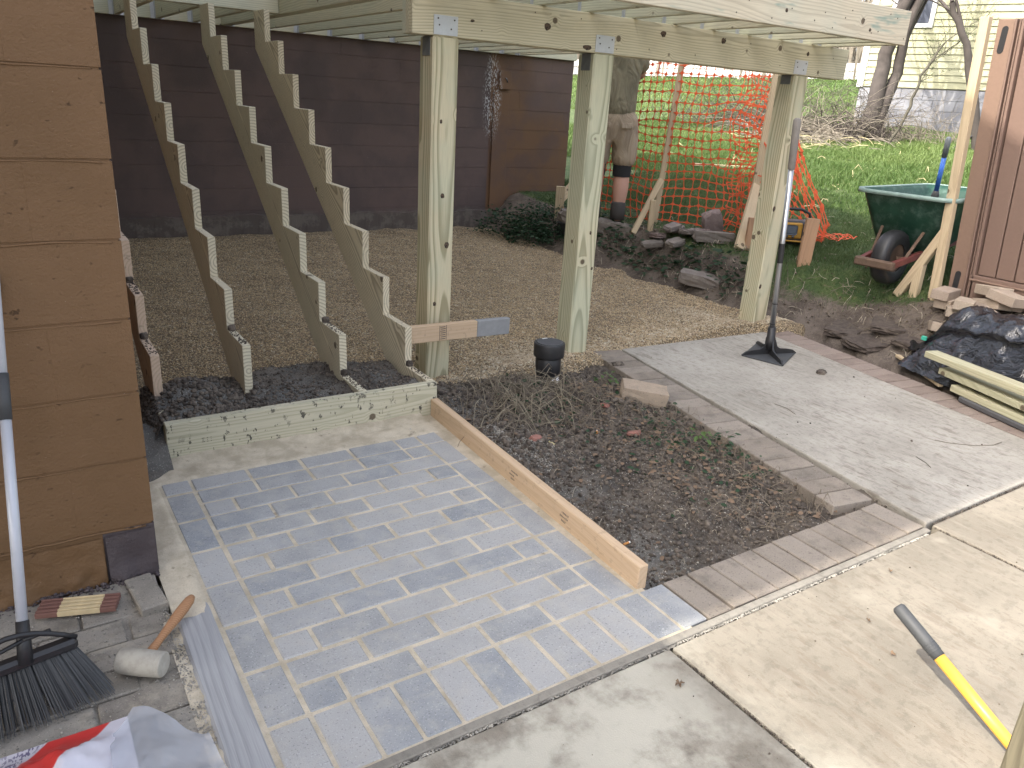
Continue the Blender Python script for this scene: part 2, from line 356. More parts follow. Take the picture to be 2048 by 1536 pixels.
def m_soil():
    q = N('dark_soil'); co = q.wpos(); c = ground_mix(q, co, ((.042, .034, .028), (.125, .103, .082)), 5)
    c = q.mix(q.step(q.noise(co, 60, 5, .7), .5, .75, 0, .7), c, (.13, .115, .10))
    x, y, z = q.sep(co)
    nb = q.math('ADD', x, q.math('MULTIPLY', y, .02)); band = q.math('MULTIPLY', q.step(nb, 1.26, 1.75, 1, 0), q.step(q.noise(co, 3, 4), .3, .6))
    c = q.mix(q.math('MULTIPLY', band, .55), c, (.16, .165, .16)); c = q.mix(q.math('MULTIPLY', q.step(q.noise(co, 210, 2), .6, .7), q.math('ADD', .25, q.math('MULTIPLY', band, .6))), c, (.42, .40, .35))
    q.bump(q.noise(co, 55, 7, .7), .8, .012); return q.done(c, .96)
M_soil = m_soil()
def m_clod(name, a, b):
    q = N(name); co = q.wpos(); c = ground_mix(q, co, (a, b), 30, 3); q.bump(q.noise(co, 130, 4), .6, .004); return q.done(c, .96)
M_clod = m_clod('soil_clod', (.050, .040, .033), (.16, .133, .108))
M_clodgrey = m_clod('grey_crumb', (.20, .19, .17), (.46, .43, .38))
def m_gravel():
    q = N('tan_gravel'); co = q.wpos(); v = q.n('TexVoronoi'); q.l(co, v.inputs['Vector']); v.inputs['Scale'].default_value = 95
    x = q.sep(v.outputs['Color']); c = q.mix(x[0], (.38, .275, .155), (.66, .52, .33)); c = q.mix(q.step(x[1], .7, 1, 0, .6), c, (.56, .49, .37))
    c = q.mix(q.step(v.outputs['Distance'], .25, .62, 0, .8), c, (.06, .045, .03))
    c = q.mix(q.step(q.noise(co, 1.8, 5, .6), .42, .62, 0, .35), c, (.15, .11, .07))
    q.bump(q.math('SUBTRACT', 1.0, v.outputs['Distance']), 1.0, .008); return q.done(c, .93)
M_gravel = m_gravel()
def m_peb(name, a, b, c3):
    q = N(name); co = q.wpos(); v = q.n('TexVoronoi'); q.l(co, v.inputs['Vector']); v.inputs['Scale'].default_value = 60
    x = q.sep(v.outputs['Color']); c = q.mix(x[0], a, b); c = q.mix(q.step(x[1], .75, 1), c, c3); return q.done(c, .9)
M_peb = m_peb('gravel_pebble', (.42, .305, .175), (.68, .54, .35), (.66, .60, .47))
M_paleg = m_peb('pale_gravel_pebble', (.40, .32, .22), (.60, .50, .36), (.66, .60, .48))
def m_ground():
    q = N('yard_ground'); co = q.wpos(); at = q.n('Attribute', attribute_name='grass'); g = at.outputs['Fac']
    d = ground_mix(q, co, ((.075, .058, .047), (.15, .122, .10), (.055, .042, .035)), 7)
    d = q.mix(q.step(q.noise(co, 160, 2), .6, .72, 0, .6), d, (.30, .26, .2))
    gr = ground_mix(q, co, ((.035, .065, .018), (.07, .10, .03), (.16, .13, .07)), 9)
    c = q.mix(q.step(q.math('ADD', g, q.math('MULTIPLY_ADD', q.noise(co, 9, 5, .7), .8, -.4)), .35, .65), d, gr)
    q.bump(q.noise(co, 40, 6, .7), .7, .015); return q.done(c, .95)
M_ground = m_ground()
def m_blade(name, a, b, c3):
    q = N(name); co = q.wpos(); n = q.noise(co, .55, 4, .6); c = q.mix(q.step(n, .35, .65), a, b); c = q.mix(q.step(q.noise(co, 37, 2), .55, .8, 0, .75), c, c3)
    q.put(q.b.inputs['Roughness'], .6); q.put(q.b.inputs['Base Color'], c)
    tr = q.n('BsdfTranslucent'); q.l(c, tr.inputs[0]); mx = q.n('MixShader'); mx.inputs[0].default_value = .35; q.l(q.b.outputs[0], mx.inputs[1]); q.l(tr.outputs[0], mx.inputs[2])
    q.l(mx.outputs[0], q.t.nodes['Material Output'].inputs[0]); return q.m
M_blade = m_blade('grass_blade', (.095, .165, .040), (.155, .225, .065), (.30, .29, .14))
M_shadeblade = m_blade('shaded_grass_blade', (.055, .10, .030), (.09, .135, .045), (.20, .17, .10))  # near grass, its shade put into a darker copy of the colour
M_leaf = m_blade('ivy_leaf', (.018, .050, .020), (.035, .075, .035), (.07, .12, .06))
M_weed = m_blade('weed_leaf', (.06, .13, .03), (.10, .17, .05), (.16, .20, .08))
M_litter = plain('dry_leaf', (.17, .115, .075), .85, 0, .3, 12)
M_twig = plain('twig', (.17, .14, .105), .85, 0, .3, 8)
M_twigpale = plain('pale_twig', (.40, .35, .27), .85, 0, .25, 8)
M_straw = plain('straw', (.48, .42, .24), .8, 0, .2, 8)

def m_block(name, col, col2, edge=(.30, .19, .10)):
    q = N(name); co = q.wpos(); n = q.noise(co, 2.3, 5, .6); c = q.mix(q.step(n, .35, .65), col, col2)
    pit = q.vor(q.vm('MULTIPLY', co, (1, 1, 1.9)), 34); pn = q.noise(q.vm('MULTIPLY', co, (1, 1, 2.2)), 26, 6, .75)
    pm = q.step(pn, .64, .72); c = q.mix(q.math('MULTIPLY', pm, .16), c, tuple(x * .5 for x in col))
    c = q.mix(q.step(q.noise(co, 320, 1), .80, .84, 0, .8), c, (.55, .5, .44))
    q.bump(q.math('SUBTRACT', q.math('ADD', q.math('MULTIPLY', q.noise(co, 110, 5, .7), .6), q.math('MULTIPLY', q.noise(co, 14, 4, .6), .8)), q.math('MULTIPLY', pm, 1.2)), .9, .006); return q.done(c, .62)
M_orange = m_block('painted_block_brown', (.155, .084, .035), (.178, .098, .044))
def m_backblock():
    q = N('painted_block_dark'); co = q.wpos(); x, y, z = q.sep(co)
    purple = q.mix(q.step(q.noise(co, 2, 4), .4, .6), (.095, .068, .064), (.125, .085, .076)); brown = q.mix(q.step(q.noise(co, 3, 4), .4, .65), (.16, .085, .042), (.125, .072, .050))
    m = q.step(q.math('ADD', x, q.math('MULTIPLY', q.noise(co, 1.5, 3), .06)), 4.13, 4.15)
    top = q.math('MULTIPLY', q.step(z, 1.15, 1.45), q.step(x, 4.5, 4.7)); c = q.mix(m, purple, brown); c = q.mix(q.math('MULTIPLY', top, .7), c, purple)
    wc = q.math('MULTIPLY', q.step(q.vm('DISTANCE', q.vm('MULTIPLY', co, (4.2, 1, 1)), (4.13 * 4.2, 4.6, 1.48)), .2, .55, 1, 0), q.step(q.noise(q.vm('MULTIPLY', co, (2.5, 1, 1)), 34, 4, .7), .52, .58))
    c = q.mix(q.math('MULTIPLY', wc, .9), c, (.6, .6, .6)); c = q.mix(q.step(q.noise(co, 60, 2), .78, .8, 0, .8), c, (.35, .33, .32))
    low = q.step(q.math('ADD', z, q.math('MULTIPLY', q.noise(co, 6, 4), .1)), .32, .40, 1, 0); c = q.mix(q.math('MULTIPLY', low, .8), c, q.mix(q.step(q.noise(co, 9, 5, .7), .45, .6), (.085, .07, .06), (.15, .13, .11)))
    q.bump(q.noise(co, 60, 6, .75), .5, .005); return q.done(c, .7)
M_back = m_backblock()
M_purple = m_block('painted_block_purple', (.060, .046, .050), (.115, .092, .090))
M_stucco = plain('upper_wall', (.45, .40, .32), .9)
M_shingle = plain('roof_shingle', (.10, .09, .085), .95)

# ------------------------------------------------------------------ ground, lawn, gravel, soil
def ground():
    xs = np.r_[np.linspace(-60, -4, 12), np.arange(-3.9, 9.6, .07), np.linspace(9.8, 20, 60), np.linspace(20.6, 120, 60)]
    ys = np.r_[np.linspace(-60, -5, 12), np.arange(-4.4, 8, .07), np.linspace(8.2, 20, 60), np.linspace(20.6, 120, 60)]
    def zf(X, Y):
        z = hgt(X, Y); t = tmask(X, Y); z = z + .018 * fbm(X, Y, .35, 3) * np.clip(t * 3, 0, 1) + .05 * fbm(X, Y, 4, 9) * ss((X - 6) / 6)
        xb = np.interp(Y, BY, BXX); low = (X < xb - .012) & (Y < 4.7); z = z - .012 - .02 * (Y > .7) * (1 - np.clip(t * 8, 0, 1)); return np.where(low, -.11, z)
    o = grid('ground', xs, ys, zf, M_ground); tag(o, kind='structure')
    X, Y = np.meshgrid(xs, ys, indexing='ij'); g = gmask(X, Y); a = o.data.attributes.new('grass', 'FLOAT', 'POINT'); a.data.foreach_set('value', g.ravel().astype(np.float32)); return o
def gmask(X, Y):
    X = np.asarray(X, float); Y = np.asarray(Y, float)
    xb = np.interp(Y, [-4, -.6, .2, .6, 1.2, 2.0, 2.6, 3.2, 4.5, 8], [5.6, 5.2, 4.80, 4.68, 4.50, 4.52, 4.44, 4.36, 4.45, 4.4])
    return ss((X - xb + .10 * fbm(X, Y, .5, 21)) / .28)
ground()
def gravel():
    xs = np.arange(-.12, 4.75, .022); ys = np.arange(.34, 4.66, .022)
    def zf(X, Y):
        t = tmask(X, Y); z = np.clip(.035 * (Y - .8), 0, .14) + .012 * fbm(X, Y, .25, 5, 4, .55) + .004 * fbm(X, Y, .05, 8, 2)
        z += .05 * np.exp(-((X - 3.75) ** 2 + (Y - 1.0) ** 2) / .12) + .045 * np.exp(-((X - 4.3) ** 2 + (Y - .72) ** 2) / .05) + .03 * np.exp(-((X - 2.25) ** 2 + (Y - .85) ** 2) / .08)
        z -= .012 * np.exp(-((Y - 2.2 - .1 * np.sin(X * 2)) ** 2) / .01)
        z = np.where(Y < .62, z - (.62 - Y) * .5, z)
        e = ss((Y - .70 - np.where((X > 2.8) & (X < 4.1), .0, -.12)) / .05); z = np.where(X > 2.35, z * e - .12 * (1 - e), z)
        return z - .25 * ss((X - 4.45) / .2)
    o = grid('gravel_bed', xs, ys, zf, M_gravel); tag(o, kind='structure')
    n = 64000; x = RNG.random(n) ** .9 * 4.5 - .05; y = .55 + RNG.random(n) ** 1.5 * 3.9; z = zf(x, y); k = (z > -.03) & ~((x > 2.5) & (y < .72))
    x, y, z = x[k], y[k], z[k]; p = np.stack([x, y, z + .002], 1); s = .0035 + .0045 * RNG.random(len(x)); pale = (np.exp(-((x - 3.75) ** 2 + (y - 1.0) ** 2) / .1) + np.exp(-((x - 2.1) ** 2 + (y - .78) ** 2) / .06) + np.exp(-((x - 4.3) ** 2 + (y - .72) ** 2) / .08)) > RNG.random(len(x)) * .8
    S = np.stack([s, s * .8, s * .6], 1)
    tag(scatter('gravel_stones', OCT_V, OCT_F, p[~pale], S[~pale], M_peb, tilt=.9), 'loose tan gravel covering the ground under the new deck', 'gravel', kind='stuff')
    n = 9000; c = [(3.72, 1.0, .22, .16), (2.15, .8, .2, .12), (4.3, .72, .16, .1), (3.2, .86, .5, .07), (1.9, .72, .25, .07)]; i = RNG.integers(0, 5, n); C = np.array(c)[i]
    x = C[:, 0] + RNG.normal(size=n) * C[:, 2]; y = C[:, 1] + RNG.normal(size=n) * C[:, 3]; k = (y > .70) | ((x < 2.4) & (y > .5)); x, y = x[k], y[k]; z = zf(x, y) + .004
    k = z > -.05; x, y, z = x[k], y[k], z[k]; s = .004 + .004 * RNG.random(len(x))
    tag(scatter('pale_gravel', OCT_V, OCT_F, np.stack([x, y, z], 1), np.stack([s, s * .8, s * .65], 1), M_paleg, tilt=.9), 'fresh pale gravel spilled round the post feet', 'gravel', kind='stuff')
    return zf
ZGRAVEL = gravel()
def soil_z(X, Y):
    z = -.032 + .018 * fbm(X, Y, .22, 31) + .014 * fbm(X, Y, .06, 37, 3, .6)
    z = z + .09 * np.exp(-((X - 1.72) ** 2 / .10 + (Y - .42) ** 2 / .03)) + .05 * np.exp(-((X - 2.15) ** 2 / .05 + (Y - .12) ** 2 / .04)) + .05 * np.exp(-((X - 1.35) ** 2 / .02 + (Y - .5) ** 2 / .05))
    return z - .03 * np.exp(-((X - 2.05) ** 2 / .02 + (Y + .2) ** 2 / .02))
def soil():
    o = grid('soil_bed', np.arange(1.16, 2.66, .014), np.arange(-1.29, .74, .014), soil_z, M_soil); tag(o, kind='structure')
    n = 21000; x = 1.26 + RNG.random(n) * 1.25; y = -1.26 + RNG.random(n) * 1.95; k = x < 2.32 + .14 * (y + 1.2); x, y = x[k], y[k]
    s = .002 + .011 * RNG.random(len(x)) ** 4; s *= np.where(y > -.5, 1.3, .95)
    tag(scatter('soil_crumbs', ICO_V, ICO_F, np.stack([x, y, soil_z(x, y) + s * .3], 1), np.stack([s, s * .85, s * .75], 1), M_clod), 'crumbly dark clods over the narrow planting bed', 'soil', kind='stuff')
    n = 13000; x = 1.26 + RNG.random(n) ** 1.8 * .9; y = -1.25 + RNG.random(n) * 1.7; s = .0012 + .0030 * RNG.random(n) ** 2
    j = RNG.random(n) < .45; x[j] = 1.42 + RNG.normal(size=j.sum()) * .09; y[j] = -.12 + RNG.normal(size=j.sum()) * .17; k = (x > 1.255) & (x < 2.3); x, y, s = x[k], y[k], s[k]
    tag(scatter('grit', OCT_V, OCT_F, np.stack([x, y, soil_z(x, y) + s * .4], 1), s, M_clodgrey), 'pale grit scattered on the dark soil along the form board', 'grit', kind='stuff')
soil()
def heap_z(X, Y):
    z = .125 + .022 * fbm(X, Y, .2, 41) + .010 * fbm(X, Y, .05, 47, 3); z = z + .05 * np.exp(-((X - .28) ** 2 / .03 + (Y - .62) ** 2 / .02)) + .035 * np.exp(-((X - .14) ** 2 / .02 + (Y - .42) ** 2 / .03)) + .02 * np.exp(-((X - .8) ** 2 / .1 + (Y - .72) ** 2 / .02))
    z = np.where(Y > .78, z - (Y - .78) * 1.1, z); z = np.where(Y < .345, z - 0 * Y, z); z = np.minimum(z, .15 + (Y - .335) * .5 + .012 * fbm(X, Y, .03, 3, 2)); return np.where(X < .07, z - (.07 - X) * 1.6, z)
def heap():
    o = grid('soil_heap', np.arange(-.08, 1.232, .013), np.arange(.336, 1.0, .013), heap_z, M_soil); tag(o, kind='structure')
    n = 6500; x = -.06 + RNG.random(n) * 1.28; y = .34 + RNG.random(n) * .62; s = .003 + .010 * RNG.random(n) ** 3; s = np.where(x < .5, s * 1.25, s * .8)
    tag(scatter('heap_crumbs', ICO_V, ICO_F, np.stack([x, y, heap_z(x, y) + s * .3], 1), np.stack([s, s * .85, s * .75], 1), M_clod), 'loose black soil clods heaped between the stair stringers', 'soil', kind='stuff')
    grid('soil_gap', np.arange(-.11, .075, .02), np.arange(-.05, .5, .02), lambda X, Y: -.02 + .02 * fbm(X, Y, .08, 3) + .12 * ss((Y - .1) / .3), M_soil)['kind'] = 'structure'
heap()

# ------------------------------------------------------------------ paving
A = .106; J = .0108
PV = {}
def paver(x0, y0, wx, wy, mat, parent, top=0.0, tilt=.006, key=None, th=.06, j=J):
    k = (round(wx, 3), round(wy, 3), mat.name, th)
    if k not in PV:
        V, F = chbox(wx - j, wy - j, th, .0035); m = bpy.data.meshes.new('paver'); m.from_pydata([tuple(map(float, v)) for v in V], [], F); m.materials.append(mat); PV[k] = m
    o = bpy.data.objects.new('paver', PV[k]); o.location = (x0 + wx / 2 + random.uniform(-.0013, .0013), y0 + wy / 2 + random.uniform(-.0013, .0013), top - th / 2 + random.uniform(-.002, .0012))
    o.rotation_euler = (random.uniform(-tilt, tilt), random.uniform(-tilt, tilt), random.uniform(-.009, .009)); return link(o, parent)
bed = box('patio', (-.1, -14 * A - .002, -.13), (11 * A + .03, .33, -.0034), M_sand, c=.001); tag(bed, kind='structure')
def sand_sheet(name, xs, ys, zf): return grid(name, xs, ys, zf, M_sand, bed)
for r in range(-1, 12):
    y = -(r + 1) * A; x = A
    half = (r % 2 == 1)
    if r == -1: half = False
    seq = ([1] + [2] * 4) if half else ([2] * 4 + [1])
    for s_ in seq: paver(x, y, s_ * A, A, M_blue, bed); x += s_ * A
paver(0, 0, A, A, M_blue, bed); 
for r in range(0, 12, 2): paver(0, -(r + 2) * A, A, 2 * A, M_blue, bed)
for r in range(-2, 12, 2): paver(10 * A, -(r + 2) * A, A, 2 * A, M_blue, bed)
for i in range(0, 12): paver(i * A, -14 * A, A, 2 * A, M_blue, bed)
mesh('sand_wedge', [(1.19, -1.2, -.0031), (1.235, -.2, -.0031), (1.262, .30, -.0031), (1.19, .30, -.0031)], [(0, 1, 2, 3)], M_sand, bed)
grid('swept_sand', np.arange(-.1, 11 * A + .03, .012), np.arange(.075, .335, .012), lambda X, Y: .0022 - .012 * ss((.112 - Y) / .03) + .004 * fbm(X, Y, .06, 5) + .012 * ss((Y - .2) / .12), M_sand, bed)
grid('side_sand', np.arange(-.105, .004, .010), np.arange(-.76, .12, .012), lambda X, Y: .001 + .003 * fbm(X, Y, .05, 15) - .010 * ss((X + .012) / .012) + .002, M_sand, bed)

bord = box('path_border', (11 * A + .04, -14 * A - .002, -.13), (23.3 * A, -12.05 * A, -.062), M_soil, c=.001); tag(bord, kind='structure')
for i in range(12, 21): paver(i * A, -14 * A, A, 2 * A, M_old, bord, j=.007)
for i in range(2):
    for k_ in range(2): pass
for i in (21, 22): paver(i * A, -14 * A, A, 2 * A, M_old, bord, j=.007)
# slab of the path, a little turned against the patio
ANG = math.atan2(-.353, 2.19)      # its long axis leans towards +x going back
U = Vector((.159, .987, 0)); Wd = Vector((.987, -.159, 0))
slab_poly = [(2.463, -1.474), (3.72, -1.474), (4.075, .66), (2.822, .745)]
def poly_slab(name, poly, z0, z1, mat, parent=None):
    V = [(x, y, z0) for x, y in poly] + [(x, y, z1) for x, y in poly]; n = len(poly)
    o = mesh(name, V, [list(range(n))[::-1], [n + i for i in range(n)]] + [[i, (i + 1) % n, n + (i + 1) % n, n + i] for i in range(n)], mat, parent)
    b = o.modifiers.new('bevel', 'BEVEL'); b.width = .006; b.segments = 2; return o
path = poly_slab('concrete_path', slab_poly, -.1, .003, M_slab); tag(path, kind='structure')
def band(a0, a1, side, mat, n, double):
    """pavers across the band, laid from the front a0 to the back a1"""
    a0, a1 = Vector((*a0, 0)), Vector((*a1, 0)); d = (a1 - a0); L = d.length; d.normalize(); s = Vector((d.y, -d.x, 0)) * side; st = L / n
    for i in range(n):
        if double and i >= n - 1: parts = [(0, .106), (.106, .106)]; 
        else: parts = [(0, .212)]
        for off, wd in parts:
            o = paver(0, 0, round(wd, 3), round(st, 3), mat, bord, j=.0065); p = a0 + d * (i + .5) * st + s * (off + wd / 2)
            o.location = (p.x, p.y, -.03 + random.uniform(-.003, .001)); o.rotation_euler.z = math.atan2(-d.x, d.y) + random.uniform(-.006, .006)
            if double and i == n - 1: break
    return
band((2.456, -11.84 * A), (2.812, .748), -1, M_old, 19, False)
band((3.735, -1.44), (4.085, .66), 1, M_oldred, 20, False)
for k_, (x_, y_) in enumerate([(4.13, .70), (4.24, .68)]): 
    o = paver(x_, y_, A, 2 * A, M_oldred, bord); o.rotation_euler.z = -.16
drv = tag(mesh('driveway', [(-3, -6, -.11), (9, -6, -.11), (9, -1.40, -.11), (-3, -1.40, -.11)], [(0, 1, 2, 3)], M_soil), kind='structure')
for x0, x1, y1 in ((-.62, 1.066, -1.522), (1.078, 2.466, -1.522), (2.482, 3.70, -1.487), (3.716, 5.2, -1.487), (5.216, 7.5, -1.487)):
    for ya, yb in ((-3.05, y1), (-4.6, -3.064), (-6.0, -4.614)): poly_slab('slab', [(x0, ya), (x1, ya), (x1, yb), (x0, yb)], -.1, -.004, M_drive, drv)
e = box('edging', (-.3, -1.513, -.09), (2.43, -1.4865, .001), M_edge, c=.003); tag(e, 'long thin grey edging strip between the soldier pavers and the driveway', 'edging')
rd = np.random.default_rng(3); n = 2600; x = rd.random(n) * 2.4; y = -1.5165 + rd.normal(size=n) * .0035; s = .0015 + .002 * rd.random(n)
tag(scatter('joint_gravel', OCT_V, OCT_F, np.stack([x, y, np.full(n, -.006)], 1), s, M_clodgrey), 'fine gravel in the joint along the driveway edge', 'gravel', kind='stuff')
n = 1500; x = 2.474 + rd.normal(size=n) * .004; y = -1.5 - rd.random(n) * 1.2; j = rd.random(n) < .5; x[j] = 2.5 + rd.random(j.sum()) * 2.2; y[j] = -1.481 + rd.normal(size=j.sum()) * .003
k = rd.random(n) < .25; x[k] = 1.072 + rd.normal(size=k.sum()) * .003; y[k] = -1.55 - rd.random(k.sum()) * .9
tag(scatter('crack_dirt', OCT_V, OCT_F, np.stack([x, y, np.full(n, -.007)], 1), .0015 + .0025 * rd.random(n), M_clod), 'dark dirt crumbs packed in the driveway joints', 'dirt', kind='stuff')

# old pavers left of the patio
old = box('old_patio', (-1.6, -2.2, -.13), (-.1, -.48, -.058), M_soil, c=.001); tag(old, kind='structure')
yy = -.56; r = 0
while yy > -2.0:
    x = -.118 - (.106 if r % 2 else 0)
    if r % 2: paver(-.118 - .100, yy - .106, .100, .106, M_dirtpav, old, top=-.006, tilt=.012, j=.007)
    x = -.118 - (.106 if r % 2 else 0)
    while x > -1.1: paver(x - .212, yy - .106, .212, .106, M_dirtpav, old, top=-.006, tilt=.012, j=.007); x -= .212
    yy -= .106; r += 1
grid('grit_strip', np.arange(-.135, -.098, .006), np.arange(-2.0, -.70, .012), lambda X, Y: -.006 + .004 * fbm(X, Y, .03, 65), M_sand, old)
grid('dirt_joints', np.arange(-1.3, -.10, .015), np.arange(-2.0, -.49, .015), lambda X, Y: -.014 + .008 * fbm(X, Y, .1, 61) + .02 * ss((Y + .62) / .1), M_dirtpav, old)
q_ = rd.random(2600); x = -.13 - rd.random(2600) * .55; y = -.55 - rd.random(2600) * .95; j = q_ < .5; x[j] = -.118 + rd.normal(size=j.sum()) * .012
tag(scatter('scattered_grit', OCT_V, OCT_F, np.stack([x, y, np.full(2600, -.004)], 1), .001 + .003 * rd.random(2600) ** 2, M_clodgrey), 'loose grit lying on the old pavers by the house corner', 'grit', kind='stuff')
o = lumber('landscape_timber', (-.052, -.70, -.028), (-.062, -2.1, -.028), .098, .06, M_oldwood, c=.008); tag(o, 'flat weathered grey board buried flush along the left patio edge', 'timber')
for i, (x_, y_, rz) in enumerate([(-.155, -.60, .12)]):
    o = paver(x_ - .04, y_ - .09, .085, .19, M_dirtpav, None, top=.02); o.name = 'loose_paver'; o.rotation_euler.z = rz; tag(o, 'half buried grey paver upright beside the wall corner and mallet handle', 'paver')

# ------------------------------------------------------------------ house with the painted block corner
def house():
    t = thing('house', 'tall house whose brown painted block corner fills the left edge', 'house', (-3, 1, 0))
    box('foundation_core', (-7.5, -.45, -.1), (-.12, 4.58, 2.25), M_orange, t)
    zs = [0, .172, .388, .595, .808, 1.025, 1.228, 1.445, 1.65, 1.855, 2.06, 2.25]
    for k in range(11):
        x = -.097; first = .2 if k % 2 else (.4 if k else .14)
        while x > -3.2:
            L = first; first = .4
            lo = (x - L, -.473 - random.uniform(0, .0003), zs[k] + .003); hi = (x, -.44, zs[k + 1] - .003)
            V, F = chbox(*(np.array(hi) - np.array(lo)), .0005)
            if k == 0:
                mm = M_purple if x > -.2 else M_orange
            else: mm = M_orange
            mesh('block', V, F, mm, t, loc=(np.array(lo) + np.array(hi)) / 2); x -= L
    # mortar between the blocks, a touch back from their faces
    box('mortar', (-3.3, -.4705, 0), (-.102, -.45, 2.25), M_orange, t, .001)
    for k in range(1, 11):
        xs_ = np.arange(-3.2, -.1, .02); dz_ = .003 * vnoise(xs_, xs_ * 0, .12, k) + .002 * vnoise(xs_, xs_ * 0, .04, k + 30); rr_ = .0022 + .0016 * (vnoise(xs_, xs_ * 0, .09, k + 60) + .4)
        tube('mortar_bead', np.stack([xs_, np.full(len(xs_), -.4725), zs[k] - .004 + dz_], 1), np.clip(rr_, .0008, .006), M_orange, t, 6)
    # upper storeys and the big gable roof that shade the yard
    box('upper_wall', (-7.6, -.5, 2.25), (-.08, 11.5, 5.6), M_stucco, t)
    box('rear_foundation', (-7.5, 4.8, 0), (-.12, 11.4, 2.25), M_purple, t)
    V = [(-7.9, -1.47, 5.9), (.30, -1.47, 5.9), (.30, 5.5, 9.2), (-7.9, 5.5, 9.2), (.30, 12.4, 5.9), (-7.9, 12.4, 5.9)]
    V += [(a, b, c - .25) for a, b, c in V]
    mesh('roof', V, [(0, 1, 2, 3), (3, 2, 4, 5), (7, 6, 9, 8), (8, 9, 11, 10), (0, 6, 7, 1), (1, 7, 8, 2), (2, 8, 10, 4), (5, 4, 10, 11), (0, 3, 9, 6), (3, 5, 11, 9)], M_shingle, t)
    V = [(-7.6, -.5, 5.6), (-7.6, 11.5, 5.6), (-7.6, 5.5, 8.7), (-.08, -.5, 5.6), (-.08, 11.5, 5.6), (-.08, 5.5, 8.7)]
    mesh('gable_wall', V, [(0, 1, 2), (3, 5, 4), (0, 2, 5, 3), (1, 4, 5, 2), (0, 3, 4, 1)], M_stucco, t)
    rg = np.random.default_rng(8); n = 420; x = -.1 - rg.random(n) * .6; y = -.482 - np.abs(rg.normal(size=n)) * .022; sz = .002 + .010 * rg.random(n) ** 2
    tag(scatter('crumbled_plaster', ICO_V, ICO_F, np.stack([x, y, sz * .2 + rg.random(n) * .012], 1), np.stack([sz, sz * .7, sz * .6], 1), M_purple, t), kind='stuff')
    # rough parged skirt on the lowest course
    def skirt(name, x0, x1, m):
        xs = np.arange(x0, x1 + .001, .012); zs_ = np.arange(0, .165, .012); X, Z = np.meshgrid(xs, zs_, indexing='ij'); Yd = -.476 - .004 * (fbm(X, Z, .08, 5, 4, .6) + 1) - .010 * np.clip(1 - Z / .10, 0, 1) * (1 + fbm(X, Z, .04, 9, 3))
        V = np.stack([X, Yd, Z], -1).reshape(-1, 3); i = np.arange(X.size).reshape(X.shape); F = np.stack([i[:-1, :-1], i[1:, :-1], i[1:, 1:], i[:-1, 1:]], -1).reshape(-1, 4); fastmesh(name, V, F, m, t, True)
    skirt('parging', -1.2, -.232, M_orange); skirt('parging', -.232, -.098, M_purple)
    return t
house()
def shade_roof():  # unseen roof on posts, added to cast shade over the left driveway
    t = thing('shade_roof', 'added unseen roof beyond the left edge, shading the driveway corner', 'shade_roof', (-2.5, -3.4, 0))
    box('shade_roof_top', (-5.6, -4.8, 2.72), (-1.57, -.52, 2.84), M_shingle, t); 
    for x, y in ((-1.7, -.65), (-1.7, -4.6), (-5.4, -4.6), (-5.4, -.65)): box('shade_roof_post', (x - .05, y - .05, 0), (x + .05, y + .05, 2.72), M_greywhite, t)
shade_roof()
def back_wall():
    t = thing('basement_wall', 'dark painted concrete block wall behind the new deck', 'wall', (2.6, 4.6, 0))
    box('wall_core', (-.12, 4.612, -.1), (5.165, 4.82, 1.95), M_back, t)
    for k in range(10):
        z0 = -.05 + k * .2; x = -.12; L = .2 if k % 2 else .4
        while x < 5.165:
            x1 = min(x + L, 5.17); V, F = chbox(x1 - x, .03, .1955, .0006); mesh('block', V, F, M_back, t, loc=((x + x1) / 2, 4.6235 + random.uniform(-.0006, .0006), z0 + .1)); x = x1; L = .4
    # rough parging skirt
    xs = np.arange(-.1, 5.1, .05); zz = .30 + .02 * vnoise(xs, xs * 0, .3, 3) + .012 * vnoise(xs, xs * 0, .08, 5)
    V = []; F = []
    for i, (x_, z_) in enumerate(zip(xs, zz)): V += [(x_, 4.575 + .006 * math.sin(i * 2.1), -.05), (x_, 4.583, z_), (x_, 4.60, z_ + .006)]
    for i in range(len(xs) - 1): a = 3 * i; F += [(a, a + 3, a + 4, a + 1), (a + 1, a + 4, a + 5, a + 2)]
    mesh('parging', V, F, M_back, t)
    box('pilaster', (4.145, 4.585, .0), (4.335, 4.6, 1.52), M_back, t); box('outlet_cover', (4.20, 4.573, 1.55), (4.34, 4.6, 1.73), M_back, t)
    o = tube('outlet_hook', [(4.27, 4.575, 1.66), (4.27, 4.55, 1.65), (4.28, 4.55, 1.62)], .007, M_darkmetal, t)
    return t
back_wall()

